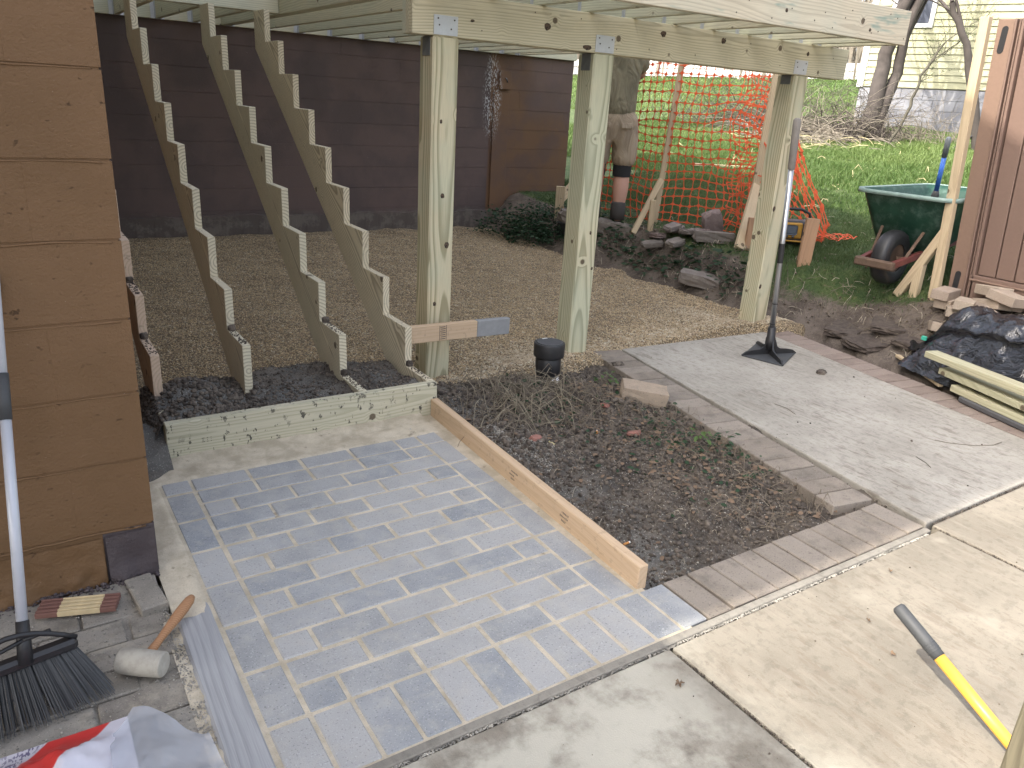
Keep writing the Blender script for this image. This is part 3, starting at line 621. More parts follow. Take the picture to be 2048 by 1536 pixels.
# ------------------------------------------------------------------ deck frame
YB = .78
def screw(parent, p, r=.004, ax='y'):
    V, F = lathe([(r, 0), (r, .002)], 8); o = mesh('screw', V, F, M_screw, parent, loc=p, rot=(R(90), 0, 0) if ax == 'y' else (0, 0, 0)); return o
def deck():
    t = thing('deck_frame', 'unfinished deck frame of pale green treated lumber on three posts', 'deck', (2.9, 2.5, 0))
    POST = [(1.460, 1.600, -.12), (2.425, 2.565, -.12), (4.085, 4.225, -.12)]
    for i, (xa, xb, zb) in enumerate(POST):
        o = lumber('post', ((xa + xb) / 2, YB + .07, zb), ((xa + xb) / 2, YB + .07, 1.70), .14, .14, M_post, t, up=(0, -1, 0), c=.007)
        # plate on the face of the beam, darker side flange below it
        V, F = chbox(.128, .003, .085, .001); c = mesh('post_cap', V, F, M_metal, o, loc=((xa + xb) / 2 - (.006 if i < 2 else .03), YB - .0025, 1.747))
        for dx, dz in ((-.042, .028), (.045, .026), (-.035, .0), (.028, -.014)): screw(c, ((xa + xb) / 2 - (.006 if i < 2 else .03) + dx, YB - .0035, 1.747 + dz))
        V, F = chbox(.003, .078, .085 if i < 2 else .055, .001); mesh('side_flange', V, F, M_flange, o, loc=(xa - .002, YB + .066, 1.655 if i < 2 else 1.67))
    lumber('beam', (1.350, YB + .019, 1.795), (4.60, YB + .019, 1.795), .19, .038, M_beam, t, up=(0, -1, 0))
    lumber('beam', (1.352, YB + .0585, 1.794), (4.595, YB + .0585, 1.794), .187, .038, M_beam, t, up=(0, 1, 0))
    lumber('beam', (1.354, YB + .098, 1.794), (4.592, YB + .098, 1.794), .187, .038, M_joist, t, up=(0, 1, 0))
    JZ = 1.985
    lumber('ledger', (-.10, 4.578, JZ), (5.17, 4.578, JZ), .186, .038, M_joist, t, up=(0, -1, 0))
    xs = [1.47 + .305 * k for k in range(10)] + [4.41]
    for i, x in enumerate(xs):
        o = lumber('joist', (x, .322 if i else .322, JZ), (x, 4.557, JZ), .184, .038, M_joist, t, up=(1, 0, 0))
        hanger(o, x); tie(o, x)
    # doubled trimmer beside the stair opening, header and short joists
    lumber('trimmer', (1.43, .322, JZ), (1.43, 4.557, JZ), .184, .038, M_joist, t, up=(1, 0, 0))
    lumber('header', (-.09, 2.975, JZ + .005), (1.409, 2.975, JZ + .005), .184, .038, M_joist, t, up=(0, -1, 0))
    lumber('header', (-.09, 3.015, JZ + .005), (1.409, 3.015, JZ + .005), .184, .038, M_joist, t, up=(0, 1, 0))
    for x in (.02, .32, .62, .92, 1.20):
        o = lumber('joist', (x, 3.036, JZ), (x, 4.557, JZ), .184, .038, M_joist, t, up=(1, 0, 0)); hanger(o, x)
    lumber('rim_joist', (1.40, .301, JZ + .002), (4.432, .301, JZ + .002), .19, .038, M_rim, t, up=(0, -1, 0))
    q = N('knot_wood'); co = q.co(); c = q.mix(q.math('FRACT', q.math('MULTIPLY', q.vm('LENGTH', co), 190)), (.045, .03, .02), (.15, .10, .065)); M_k = q.done(q.mix(q.step(q.noise(co, 90, 3), .5, .6), c, (.02, .015, .012)), .8)
    def knot(x, y, z, rx, rz_, seed):
        rg = random.Random(seed); V = [(0, -.0006, 0)]; n = 14
        for k in range(n): a_ = 2 * math.pi * k / n; f_ = rg.uniform(.82, 1.15); V.append((rx * f_ * math.cos(a_), 0, rz_ * f_ * math.sin(a_)))
        mesh('knot', V, [(0, k + 1, (k + 1) % n + 1) for k in range(n)], M_k, t, loc=(x, y - .0006, z))
    for i, (x, z, a_, b_) in enumerate(((2.107, 1.798, .020, .018), (2.902, 1.835, .022, .016), (3.386, 1.841, .019, .017), (4.176, 1.832, .014, .013), (2.375, 1.722, .030, .014), (1.668, 1.781, .012, .006), (1.562, .712, .013, .018), (1.53, .962, .012, .014), (1.512, 1.318, .007, .011), (1.50, .403, .010, .013), (2.511, .739, .008, .011), (2.545, .527, .008, .010), (4.105, .845, .014, .020), (4.10, .30, .013, .018))): knot(x, YB, z, a_, b_, i)
    for i, (x, z) in enumerate(((4.054, 1.944), (3.3, 1.97), (2.6, 2.0))): knot(x, .2820, z, .012, .010, 40 + i)
    rr = random.Random(4)
    for i in range(34):
        screw(t, (1.5 + i * .088 + rr.uniform(-.02, .02), .2815, JZ + rr.choice((-.05, .0, .055)) + rr.uniform(-.015, .015)), .0035)
    for i in range(12): screw(t, (1.5 + i * .27 + rr.uniform(-.05, .05), YB - .001, 1.795 + rr.choice((-.05, .04)) + rr.uniform(-.02, .02)), .003)
    return t
def hanger(o, x):
    a = Acc()
    for s in (-1, 1):
        V, F = chbox(.0025, .045, .13, .0006); a.add([(v[0] + x + s * .0208, v[1] + 4.533, v[2] + 1.957) for v in V], F)
        V, F = chbox(.03, .0025, .13, .0006); a.add([(v[0] + x + s * .037, v[1] + 4.555, v[2] + 1.957) for v in V], F)
    V, F = chbox(.044, .045, .0025, .0006); a.add([(v[0] + x, v[1] + 4.533, v[2] + 1.8905) for v in V], F); a.out('joist_hanger', M_metal, o)
def tie(o, x):
    a = Acc(); V, F = chbox(.0025, .028, .12, .0006); a.add([(v[0] + x - .0208, v[1] + .865, v[2] + 1.95) for v in V], F)
    V, F = chbox(.0025, .045, .035, .0006); a.add([(v[0] + x - .0212, v[1] + .872, v[2] + 2.0) for v in V], F); a.out('hurricane_tie', M_metal, o)
deck()

# ------------------------------------------------------------------ stair stringers and the first riser board
def stairs():
    t = thing('stair_stringers', 'four notched stair stringers with a muddy board across the foot', 'stairs', (.66, .6, 0))
    RUN, RISE = .2665, .1925; Y0, Z0 = .580, .355; th = math.atan2(RISE, RUN)
    def prof(k0, front=None):
        p = []
        if front is not None: p += [(.337, -.02), (.337, .157), (Y0 - .004, .157)]
        else: p += [(Y0, Z0 + k0 * 0 - .30)]
        y, z = Y0, Z0
        p += [(Y0, .157), (Y0, Z0)] if front is None else [(Y0, Z0)]
        for k in range(9):
            if k == 8: p += [(Y0 + 8 * RUN + .235, Z0 + 8 * RISE)]
            else: p += [(Y0 + (k + 1) * RUN, Z0 + k * RISE), (Y0 + (k + 1) * RUN, Z0 + (k + 1) * RISE)]
        ye = Y0 + 8 * RUN + .235; low = lambda yy: Z0 + (yy - Y0) * RISE / RUN - .40
        p += [(ye, low(ye)), (Y0 + .13, low(Y0 + .13))]
        if front is None: p += [(Y0 + .09, low(Y0 + .13) - .01), (Y0 + .02, .05)]
        else: p += [(Y0 - .02, -.02)]
        q_ = [];
        for a in p:
            if not q_ or (abs(a[0] - q_[-1][0]) + abs(a[1] - q_[-1][1])) > 1e-4: q_.append(a)
        return q_
    c_, s_ = math.cos(th), math.sin(th)
    for xc, mat, front in ((.096, M_pinkwood, None), (.469, M_string, None), (.913, M_string, 1), (1.254, M_string, 1)):
        P = [((y - 1.6) * c_ + (z - 1.0) * s_, -(y - 1.6) * s_ + (z - 1.0) * c_) for y, z in prof(0, front)]
        V, F = prism(P, .036)
        o = mesh('stringer', V, F, mat, t)
        o.matrix_basis = Matrix.Translation((xc, 1.6, 1.0)) @ Matrix(((0, -1, 0), (c_, 0, -s_), (s_, 0, c_))).to_4x4() @ Matrix.Identity(4)
        b = o.modifiers.new('bevel', 'BEVEL'); b.width = .0018; b.segments = 1
    lumber('riser_board', (.068, .317, .068), (1.273, .317, .068), .178, .037, M_boxw, t, up=(0, -1, 0))
    lumber('side_board', (.088, .337, .066), (.088, .78, .066), .17, .036, M_boxw, t, up=(1, 0, 0))
    a = Acc()
    for i, (x, z, wd) in enumerate(((.205, .066, .012), (.222, .066, .006), (.236, .066, .004))):
        for dz in (-.008, 0, .008):
            V, F = chbox(wd * (.9 if dz else .5), .0008, .0022, .0001); a.add([(v[0] + x, v[1] + .2978, v[2] + z + dz) for v in V], F)
    a.out('pencil_mark', M_screw, t)
    # soil crumbs lying on the treads
    rg = random.Random(5)
    for xc, y0, y1, z in ((.913, .36, .56, .157), (1.254, .36, .56, .157), (.469, .60, .82, .355), (.096, .60, .83, .355), (.096, .87, 1.1, .5475), (.913, .6, .8, .355)):
        V = []; F = []
        for _ in range(46):
            s = rg.uniform(.002, .006); px = xc + rg.uniform(-.015, .015); py_ = rg.uniform(y0, y1) ** 1; n = len(V)
            V += [(px + a_ * s, py_ + b_ * s, z + s * .3 + c2 * s) for a_, b_, c2 in OCT_V]; F += [[i + n for i in f] for f in OCT_F]
        tag(mesh('tread_dirt', V, F, M_clod, t), kind='stuff')
        rock('dirt_lump', (.032, .03, .03), M_clod, t, seed=int(xc * 99), loc=(xc, y1 + .005, z + .013), boxy=.2)
    return t
stairs()
o = tag(thing('wood_board', 'short pale 2x4 with a grey painted end nailed to the right stringer', 'board', (1.5, .62, .29)))
lumber('bare_length', (1.274, .627, .299), (1.668, .627, .293), .088, .037, M_form, o, up=(0, -1, 0)); lumber('painted_end', (1.6685, .627, .293), (1.872, .627, .289), .0885, .0375, plain('grey_paint', (.27, .275, .28), .7), o, up=(0, -1, 0))
a = Acc()
for i in range(7):
    V, F = chbox(.028, .0008, .004, .0001); a.add([(v[0] + 1.462 + (i % 2) * .002, v[1] + .6078, v[2] + .264 + i * .0105) for v in V], F)
for dx in (-.019, .019): V, F = chbox(.0025, .0008, .078, .0001); a.add([(v[0] + 1.463 + dx, v[1] + .6078, v[2] + .296) for v in V], F)
a.out('grade_stamp', M_screw, o)

o = thing('form_board', 'long straight 2x4 form board edging the grey paver patio', 'board', (1.2, -.5, 0))
lumber('plank', (1.193, -1.262, .034), (1.256, .294, .036), .038, .089, M_form, o)
d = Vector((.063, 1.556, 0)).normalized(); nrm = Vector((-d.y, d.x, 0))
for cy, rows in ((-.47, ((0.0, .05), (.012, .035), (.0, .028))), (-.83, ((0.0, .045), (.01, .05), (0, .03)))):
    a = Acc()
    for k, (off, ln) in enumerate(rows):
        for j in range(int(ln / .007)):
            V, F = chbox(.0007, .0035, random.uniform(.004, .009), .0001); yy = cy + off - j * .0075; xx = 1.193 + (yy + 1.262) * .0405 - .0196
            a.add([(v[0] + xx, v[1] + yy, v[2] + .052 - k * .016) for v in V], F)
    a.out('grade_stamp', M_screw, o)

# ------------------------------------------------------------------ drain riser, broken blocks, litter in the bed
def drain():
    t = thing('drain_riser', 'black drain riser with a slotted grate lid standing in the soil', 'drain', (2.0, .44, 0))
    cx, cy, DZ = 2.035, .455, .022
    def L(name, prof, mat, n=32): V, F = lathe(prof, n); return mesh(name, V, F, mat, t, True, loc=(cx, cy, DZ))
    o = L('coupling', [(.050, .0), (.066, .03), (.068, .035), (.070, .04), (.070, .115), (.066, .12), (.083, .125), (.084, .13), (.085, .195), (.083, .20), (.075, .20), (.074, .170), (.0, .170)], M_black)
    V, F = lathe([(.047, -.14), (.047, .01), (.0, .01)], 24); p = mesh('pipe', V, F, M_white, t, True, loc=(cx + .012, cy - .02, .014))
    a = Acc()
    for k in range(8):
        y = -.056 + k * .016; w_ = math.sqrt(max(.070 ** 2 - y * y, 0)); V, F = chbox(2 * w_, .0075, .008, .001); a.add([(v[0], v[1] + y, v[2] + .199) for v in V], F)
    g = a.out('grate', plain('grate_grey', (.085, .085, .09), .5), t); g.location = (cx, cy, DZ + .002); g.rotation_euler.z = -.15
    V, F = lathe([(.062, .195), (.062, .2035), (.0745, .2035), (.0745, .195)], 32); mesh('grate_ring', V, F, M_dgrey, t, True, loc=(cx, cy, DZ))
    box('sticker', (cx - .012, cy + .048, DZ + .2060), (cx + .022, cy + .060, DZ + .2068), M_white, t, .0003)
    return t
drain()
M_tan = paver_mat('tan_block', (.28, .205, .14), (.34, .27, .20), (.30, .26, .22), dustc=(.20, .17, .14), dustamt=.55)
M_redbrick = paver_mat('red_brick_shard', (.24, .10, .08), (.30, .15, .12), (.22, .12, .10), dustc=(.15, .11, .09), dustamt=.5)
tag(rock('stone_block', (.245, .13, .085), M_tan, None, 3, (2.352, .02, .028), (.10, .12, -.62), 3, .035, .86), 'broken tan retaining block lying across the brick border', 'block')
for i, (x, y, sx, lab) in enumerate(((1.538, -.165, .07, 'flat red brick shard nearest the form board'), (2.09, .02, .055, 'small red brick shard below the tan block'), (2.09, -.22, .07, 'pinkish brick shard half buried right of centre bed'))):
    tag(rock('brick_shard', (sx, sx * .55, .022), M_redbrick, None, 20 + i, (x, y, float(soil_z(np.array(x), np.array(y))) + .010), (.25, .2, .5 + i), 1, .22, .5), lab, 'brick', group='broken brick shards in the planting bed')
M_orangeb = plain('cigarette_filter', (.50, .22, .06), .8)
for i, (x, y, rz, lab) in enumerate(((1.359, -1.003, .1, 'orange cigarette butt on the grey grit near the front pavers'), (1.889, -.172, .9, 'orange and white cigarette butt in the middle of the soil'))):
    t = thing('cigarette_butt', lab, 'cigarette butt', (x, y, float(soil_z(np.array(x), np.array(y))) + .008), rz)
    M_ = world_of(t)
    for nm, a_, b_, m_ in (('filter', -.015, .010, M_orangeb), ('paper', .0101, .016, M_white)):
        V, F = tube_arrays([(a_, 0, 0), (b_, 0, 0)], .0042, 8); mesh(nm, [M_ @ Vector(v) for v in V], F, m_, t)
o = box('wood_chip', (1.585, -.235, float(soil_z(np.array(1.59), np.array(-.22))) + .006), (1.597, -.195, float(soil_z(np.array(1.59), np.array(-.22))) + .012), M_straw); tag(o, 'tiny yellow wood chip beside the red brick shard', 'wood chip')
def twigs(name, n, xr, yr, zf, L, rad, mat, label, cat, seed=1, lift=.02, mask=None, arc=.35):
    rg = np.random.default_rng(seed); a = Acc()
    for _ in range(n):
        for _try in range(20):
            x, y = rg.uniform(*xr), rg.uniform(*yr)
            if mask is None or mask(x, y) > rg.random(): break
        th = rg.uniform(0, 6.28); l = L * rg.uniform(.35, 1.2); bend = rg.normal() * arc * 2; P = []; px_, py_ = x, y; k = 5; h0 = lift * rg.random() ** 2
        for i in range(k):
            P.append((px_, py_, float(zf(np.array(px_), np.array(py_))) + .003 + h0 * math.sin(math.pi * i / (k - 1)) * rg.uniform(.6, 1.5))); px_ += math.cos(th) * l / k; py_ += math.sin(th) * l / k; th += bend / k + rg.normal() * .12
        a.tube(P, [rad * rg.uniform(.6, 1.2) * (1 - .5 * i / k) for i in range(k)], 4)
    return tag(a.out(name, mat), label, cat, kind='stuff')
M_vine0 = plain('dry_vine', (.27, .235, .17), .85, 0, .25, 8)
gs = lambda cx, cy, s: (lambda x, y: math.exp(-((x - cx) ** 2 + (y - cy) ** 2) / s))
bedm = lambda x, y: 1.0 if (1.30 < x < 2.32 + .13 * (y + 1.2)) else 0.0
twigs('twig_tangle', 420, (1.3, 2.25), (-.05, .55), soil_z, .24, .0021, M_twig, 'tangle of thin roots and vines round the black drain riser', 'twigs', 2, .08, gs(1.75, .25, .09))
twigs('root_litter', 520, (1.6, 2.45), (-1.2, .1), soil_z, .13, .0017, M_twig, 'dry roots and stems littering the right side of the bed', 'twigs', 3, .05, lambda x, y: bedm(x, y) * min(1, max(.05, (x - 1.75 - .15 * y) * 2)))
twigs('tangle_stems', 120, (1.35, 2.2), (.0, .5), soil_z, .30, .0022, M_vine0, 'paler dry vine stems arching over the root tangle', 'twigs', 22, .11, gs(1.75, .25, .06))
twigs('pale_straw', 130, (1.32, 2.45), (-1.2, .3), soil_z, .05, .0014, M_twigpale, 'pale bits of straw lying on the bed soil', 'straw', 4, .02, bedm)
def leaflets(name, n, xr, yr, zf, size, mat, label, cat, seed, mask=None, lift=.01, tilt=.6):
    rg = np.random.default_rng(seed); P = []
    while len(P) < n:
        x, y = rg.uniform(*xr), rg.uniform(*yr)
        if mask is None or mask(x, y) > rg.random(): P.append((x, y, float(zf(np.array(x), np.array(y))) + .004 + lift * rg.random()))
    lv = [(-1, 0, 0), (-.3, .5, .12), (.5, .42, .1), (1, 0, -.05), (.5, -.42, .1), (-.3, -.5, .12)]; lf = [(0, 1, 5, 5), (1, 2, 4, 5), (2, 3, 4, 4)]
    V, F = [], []
    s = size * (.5 + rg.random(n)); T = [(0, 1, 5), (1, 2, 5), (2, 4, 5), (2, 3, 4)]
    return tag(scatter(name, lv, T, np.array(P), s, mat, rng=rg, tilt=tilt), label, cat, kind='stuff')
leaflets('leaf_litter', 520, (1.35, 2.4), (-1.22, .35), soil_z, .013, M_litter, 'brown dead leaf scraps on the bed soil', 'leaf litter', 8, lambda x, y: bedm(x, y) * (.15 + .85 * (x > 1.8)), .02)
leaflets('ivy_scraps', 420, (1.6, 2.45), (-1.1, .45), soil_z, .012, M_leaf, 'scraps of dark green ivy over the bed', 'ivy', 9, lambda x, y: bedm(x, y) * (gs(2.2, -.55, .08)(x, y) + gs(1.75, .18, .03)(x, y) + .1), .03, 1.2)
def weed(x, y, z, n, size, hgt_, lab, seed, mat=M_weed, grp='weeds along the brick border'):
    t = thing('weed', lab, 'weed', (x, y, z), 0, grp); rg = random.Random(seed); st = Acc()
    for i in range(n):
        th = rg.uniform(0, 6.28); r_ = rg.uniform(.2, 1) * size * 2.2; hh = hgt_ * rg.uniform(.4, 1.1); e_ = (x + math.cos(th) * r_, y + math.sin(th) * r_, z + hh)
        st.tube([(x, y, z), (x + math.cos(th) * r_ * .4, y + math.sin(th) * r_ * .4, z + hh * .8), e_], .0012, 4)
        lv = [(0, 0, 0), (.35, .33, .06), (.8, .25, .0), (1.1, 0, -.12), (.8, -.25, .0), (.35, -.33, .06), (.5, 0, -.04)]; F = [(0, 6, 1), (1, 6, 2), (2, 6, 3), (3, 6, 4), (4, 6, 5), (5, 6, 0)]
        s = size * rg.uniform(.6, 1.2); M_ = Matrix.Translation(e_) @ Euler((rg.uniform(-.5, .5), rg.uniform(-.3, .5), th)).to_matrix().to_4x4() @ Matrix.Scale(s, 4)
        mesh('leaf', [M_ @ Vector(v) for v in lv], F, mat, t)
    st.out('stem', M_twig, t); return t
weed(2.31, .28, .0, 16, .030, .05, 'bright green weed above the tan block beside the border', 1)
weed(2.20, -.27, -.02, 14, .028, .045, 'grey green weed between the tan block and the front corner', 2, M_leaf)
weed(2.235, -.50, -.02, 11, .030, .07, 'yellowish leafed weed leaning on the brick border', 3)
weed(2.285, -.60, -.02, 13, .030, .08, 'dark leafed weed rooted against the border nearest the front', 4, M_leaf)
weed(1.93, .12, .0, 9, .016, .03, 'tiny bluish weed below the drain riser', 5, M_leaf)

# ------------------------------------------------------------------ tools on the left
def broom():
    t = thing('broom', 'angled black push broom with pale pole leaning on the brown wall', 'broom', (-.45, -.95, 0))
    a_, b_ = Vector((-.62, -.945, .125)), Vector((-.345, -.895, .125)); d = b_ - a_
    lumber('broom_head', a_, b_, .035, .03, M_black, t, c=.008)
    P = [a_.lerp(b_, k / 10) + Vector((0, .0, .012 + .062 * math.sin(math.pi * k / 10))) for k in range(11)]
    tube('broom_arch', P, .0065, M_black, t, 8)
    c_ = Vector((-.452, -.915, .15))
    for e_ in ((-.56, -.928, .15), (-.395, -.90, .178)): tube('arch_strut', [c_ + Vector((0, 0, .03)), e_], .005, M_black, t, 6)
    pt = Vector((-.392, -.486, .93)); dd = (pt - c_).normalized()
    tube('socket', [c_ - dd * .03, c_ + dd * .07], [.017, .0145], M_black, t, 14)
    tube('pole', [c_ + dd * .06, c_ + dd * .555], .0125, M_greywhite, t, 16); tube('pole_grip', [c_ + dd * .55, c_ + dd * .665], .0145, M_dgrey, t, 16); tube('upper_pole', [c_ + dd * .66, c_ + dd * 1.25], .012, M_greywhite, t, 16)
    rg = random.Random(3); A_ = Acc()
    for i in range(640):
        u = rg.random(); v = rg.uniform(-1, 1); s = a_.lerp(b_, .02 + u * .96) + Vector((0, v * .012, -.012)); fan = (u - .5) * .11
        e_ = Vector((s.x + fan + .012, s.y - .085 + v * .022 + .02 * u, .004 + abs(rg.gauss(0, .004)))); m_ = s.lerp(e_, .5) + Vector((0, -.006, .006)); A_.tube([s, m_, e_], [.0011, .0010, .0008], 3)
    tag(A_.out('bristles', M_dgrey, t), kind='stuff'); return t
broom()
def mallet():
    t = thing('mallet', 'white rubber mallet with a worn wooden handle on the old pavers', 'mallet', (-.2, -.9, 0))
    c_ = Vector((-.213, -.935, .034)); ax = Vector((.80, -.60, 0)); hd = Vector((.62, .78, .05)).normalized()
    Q = ax.to_track_quat('Z', 'Y').to_matrix().to_4x4(); Q.translation = c_
    V, F = lathe([(.0, -.058), (.0285, -.058), (.0290, -.058), (.0315, -.0555), (.0320, -.054), (.034, 0), (.0320, .054), (.0315, .0555), (.0290, .058), (.0285, .058), (0, .058)], 28)
    q = N('dusty_rubber'); co = q.wpos(); M_ = q.done(q.mix(q.step(q.noise(co, 40, 5, .7), .4, .65), (.40, .375, .32), (.34, .315, .27)), .85)
    mesh('mallet_head', [Q @ Vector(v) for v in V], F, M_, t, True)
    P = [c_ + hd * s for s in (.02, .05, .09, .13, .17, .21, .245, .262)]
    tube('handle', P, [.0115, .0115, .010, .012, .0145, .0155, .014, .009], wood('mallet_handle', (.42, .22, .11), (.30, .15, .07), tint=(.45, .25, .13), tintamt=.3, knots=0, freq=180), t, 14)
mallet()
def ruler():
    t = thing('folding_rule', 'folded wooden carpenter rule on the ground at the wall foot', 'folding rule', (-.33, -.56, 0))
    p = [Vector((-.432, -.556, .012)), Vector((-.234, -.643, .012)), Vector((-.219, -.57, .012)), Vector((-.41, -.482, .012))]
    p = [Vector((-.434, -.576, .012)), Vector((-.240, -.640, .012)), Vector((-.217, -.575, .012)), Vector((-.411, -.511, .012))]
    M_end = plain('rule_end', (.20, .10, .08), .6); M_mid = plain('rule_yellow', (.62, .50, .30), .6)
    for k in range(8):
        dz = Vector((0, 0, .003 * (k % 2))); a_ = p[0].lerp(p[3], (k + .5) / 8) + dz; b_ = p[1].lerp(p[2], (k + .5) / 8) + dz
        s = lumber('slat', a_.lerp(b_, .0), a_.lerp(b_, .27), .0062, .015, M_end, t, c=.0008); lumber('slat_middle', a_.lerp(b_, .271), a_.lerp(b_, .80), .0061, .0148, M_mid, s, c=.0008); lumber('slat_tip', a_.lerp(b_, .801), b_, .0062, .015, M_end, s, c=.0008)
ruler()
def bag():
    t = thing('plastic_bag', 'crumpled red and white printed sand bag at the lower left corner', 'bag', (-.42, -1.3, 0))
    rg = np.random.default_rng(4)
    q = N('bag_print'); co = q.wpos(); x, y, z = q.sep(co); u = q.math('ADD', q.math('MULTIPLY', x, .78), q.math('MULTIPLY', y, -.62))
    red = q.math('MULTIPLY', q.step(u, .325, .33), q.step(u, .425, .43, 1, 0)); base = q.mix(red, (.62, .60, .66), (.60, .05, .045))
    band = q.math('MULTIPLY', q.step(u, .318, .320), q.step(u, .330, .332, 1, 0))
    txt = q.step(q.noise(q.vm('MULTIPLY', co, (160, 60, 1)), 1.0, 1), .52, .54); base = q.mix(q.math('MULTIPLY', q.math('MULTIPLY', txt, q.step(u, .20, .325)), q.step(u, .31, .33, 1, 0)), base, (.12, .10, .2))
    M_bag = q.done(base, .35); 
    xs = np.linspace(-.60, -.27, 44); ys = np.linspace(-1.60, -1.075, 60)
    def zf(X, Y):
        e = np.clip(np.minimum(np.minimum(X + .61, -.265 - X) * 7, (-1.065 - Y - .12 * np.abs(X + .42)) * 6), 0, 1); return .05 * ss(e) + .020 * fbm(X, Y, .09, 71, 5, .62) * e + .008 * np.abs(fbm(X * 1.5 + Y, Y - X, .06, 73, 3)) * e + .004
    o = grid('bag_front', xs, ys, zf, M_bag, t)
    q = N('clear_plastic'); q.done((.62, .66, .74), .25, Alpha=.42, Transmission_Weight=.0); M_clear = q.m
    xs = np.linspace(-.34, -.11, 40); ys = np.linspace(-1.62, -1.06, 60)
    def zf2(X, Y):
        return .010 + .030 * ss((-1.06 - Y) * 3.2) + .007 * fbm(X, Y, .12, 81, 4, .6)
    a_, b_ = np.meshgrid(np.linspace(0, 1, 40), np.linspace(0, 1, 60), indexing='ij'); top_ = -1.055 - .02 * np.sin(a_ * 9) - .85 * np.abs(a_ - .30) * .30; X = -.315 + .195 * a_ + .05 * (b_) * (a_ - .4); Y = top_ - b_ * .5; Z = zf2(X, Y); V = np.stack([X, Y, np.nan_to_num(Z)], -1).reshape(-1, 3); i = np.arange(len(xs) * len(ys)).reshape(len(xs), len(ys))
    F = np.stack([i[:-1, :-1], i[1:, :-1], i[1:, 1:], i[:-1, 1:]], -1).reshape(-1, 4); ok = ~np.isnan(Z.reshape(-1)[F]).any(1); fastmesh('clear_sheet', V, F[ok], M_clear, t, True)
bag()

# ------------------------------------------------------------------ tamper, wood post and the yellow handled tool at the lower right
def tamper():
    t = thing('tamper', 'steel hand tamper with a black flared foot standing on the slab', 'tamper', (3.62, .27, 0))
    c_ = Vector((3.655, .272, 0)); top = Vector((3.63, .275, 1.38))
    # plate
    cor = [(3.445, .325), (3.527, .055), (3.80, .150), (3.757, .473)]; cor = [(3.452, .318), (3.530, .062), (3.842, .210), (3.765, .468)]
    poly_slab('foot_plate', cor[::-1] if False else cor, .004, .012, M_dgrey, t)
    a = Acc(); cc = np.array([sum(p[0] for p in cor) / 4, sum(p[1] for p in cor) / 4])
    for k in range(4):
        e_ = np.array(cor[k]); d = e_ - cc; L = np.linalg.norm(d); d /= L; n_ = np.array([-d[1], d[0]]) * .005; P = []
        pr = [(0, .115), (.03, .105), (.05, .06), (.075, .045), (.12, .042), (L - .03, .034), (L, .014), (L, .008), (0, .008)]
        V = []
        for s_ in (-1, 1): V += [(cc[0] + d[0] * u + n_[0] * s_, cc[1] + d[1] * u + n_[1] * s_, z) for u, z in pr]
        m_ = len(pr); F = [list(range(m_)), list(range(2 * m_ - 1, m_ - 1, -1))] + [[(i + 1) % m_, i, m_ + i, m_ + (i + 1) % m_] for i in range(m_)]; mesh('rib', V, F, M_black, t)
    c3 = Vector((cc[0], cc[1], 0)); tp = Vector((3.56, .292, 1.385)); dd = (tp - c3).normalized()
    tube('socket', [c3 + dd * .05, c3 + dd * .12, c3 + dd * .125, c3 + dd * .19], [.034, .030, .026, .024], M_black, t, 18)
    tube('shaft', [c3 + dd * .18, c3 + dd * 1.16], .0165, M_alu, t, 18)
    for a_, b_ in ((.21, .215), (.34, .345)): tube('shaft_ring', [c3 + dd * a_, c3 + dd * b_], .018, M_black, t, 16)
    V, F = tube_arrays([c3 + dd * .60, c3 + dd * .72], .0172, 16); mesh('label', V[:], [f for f in F if True], M_black, t)
    tube('grip', [c3 + dd * 1.155, c3 + dd * 1.16, c3 + dd * 1.40, c3 + dd * 1.43, c3 + dd * 1.44], [.0175, .021, .0225, .021, .012], plain('grey_foam_grip', (.23, .21, .19), .9), t, 18)
tamper()
def yellow_tool():
    t = thing('shovel_handle', 'yellow fibreglass tool handle with a grey rubber grip over the driveway', 'tool', (1.5, -2.2, 0))
    tip = Vector((1.514, -1.887, .220)); end = Vector((1.505, -2.250, .036)); d = (end - tip); L = d.length; d.normalize(); foot = tip + d * (L + .10)
    M_y = plain('yellow_fibreglass', (.66, .37, .06), .4, 0, .05)
    g = tube('grip', [tip, tip + d * .006, tip + d * .13, tip + d * .134, tip + d * .150], [.013, .0175, .018, .0165, .0165], M_dgrey, t, 20)
    for k in range(4): tube('grip_ring', [tip + d * (.112 + k * .007), tip + d * (.1145 + k * .007)], .0186, M_dgrey, g, 20)
    tube('handle', [tip + d * .149, foot], .0155, M_y, t, 20)
    tube('socket', [foot - d * .03, foot + Vector((.03, -.25, .0))], .018, M_darkmetal, t, 14)
yellow_tool()
o = lumber('wood_post', (.985, -2.425, -.004), (.985, -2.425, .80), .09, .09, wood('dull_post', (.17, .15, .10), (.10, .085, .055), tint=(.15, .14, .10)), None, up=(0, -1, 0)); tag(o, 'cut off wooden post edge at the lower right corner', 'post')

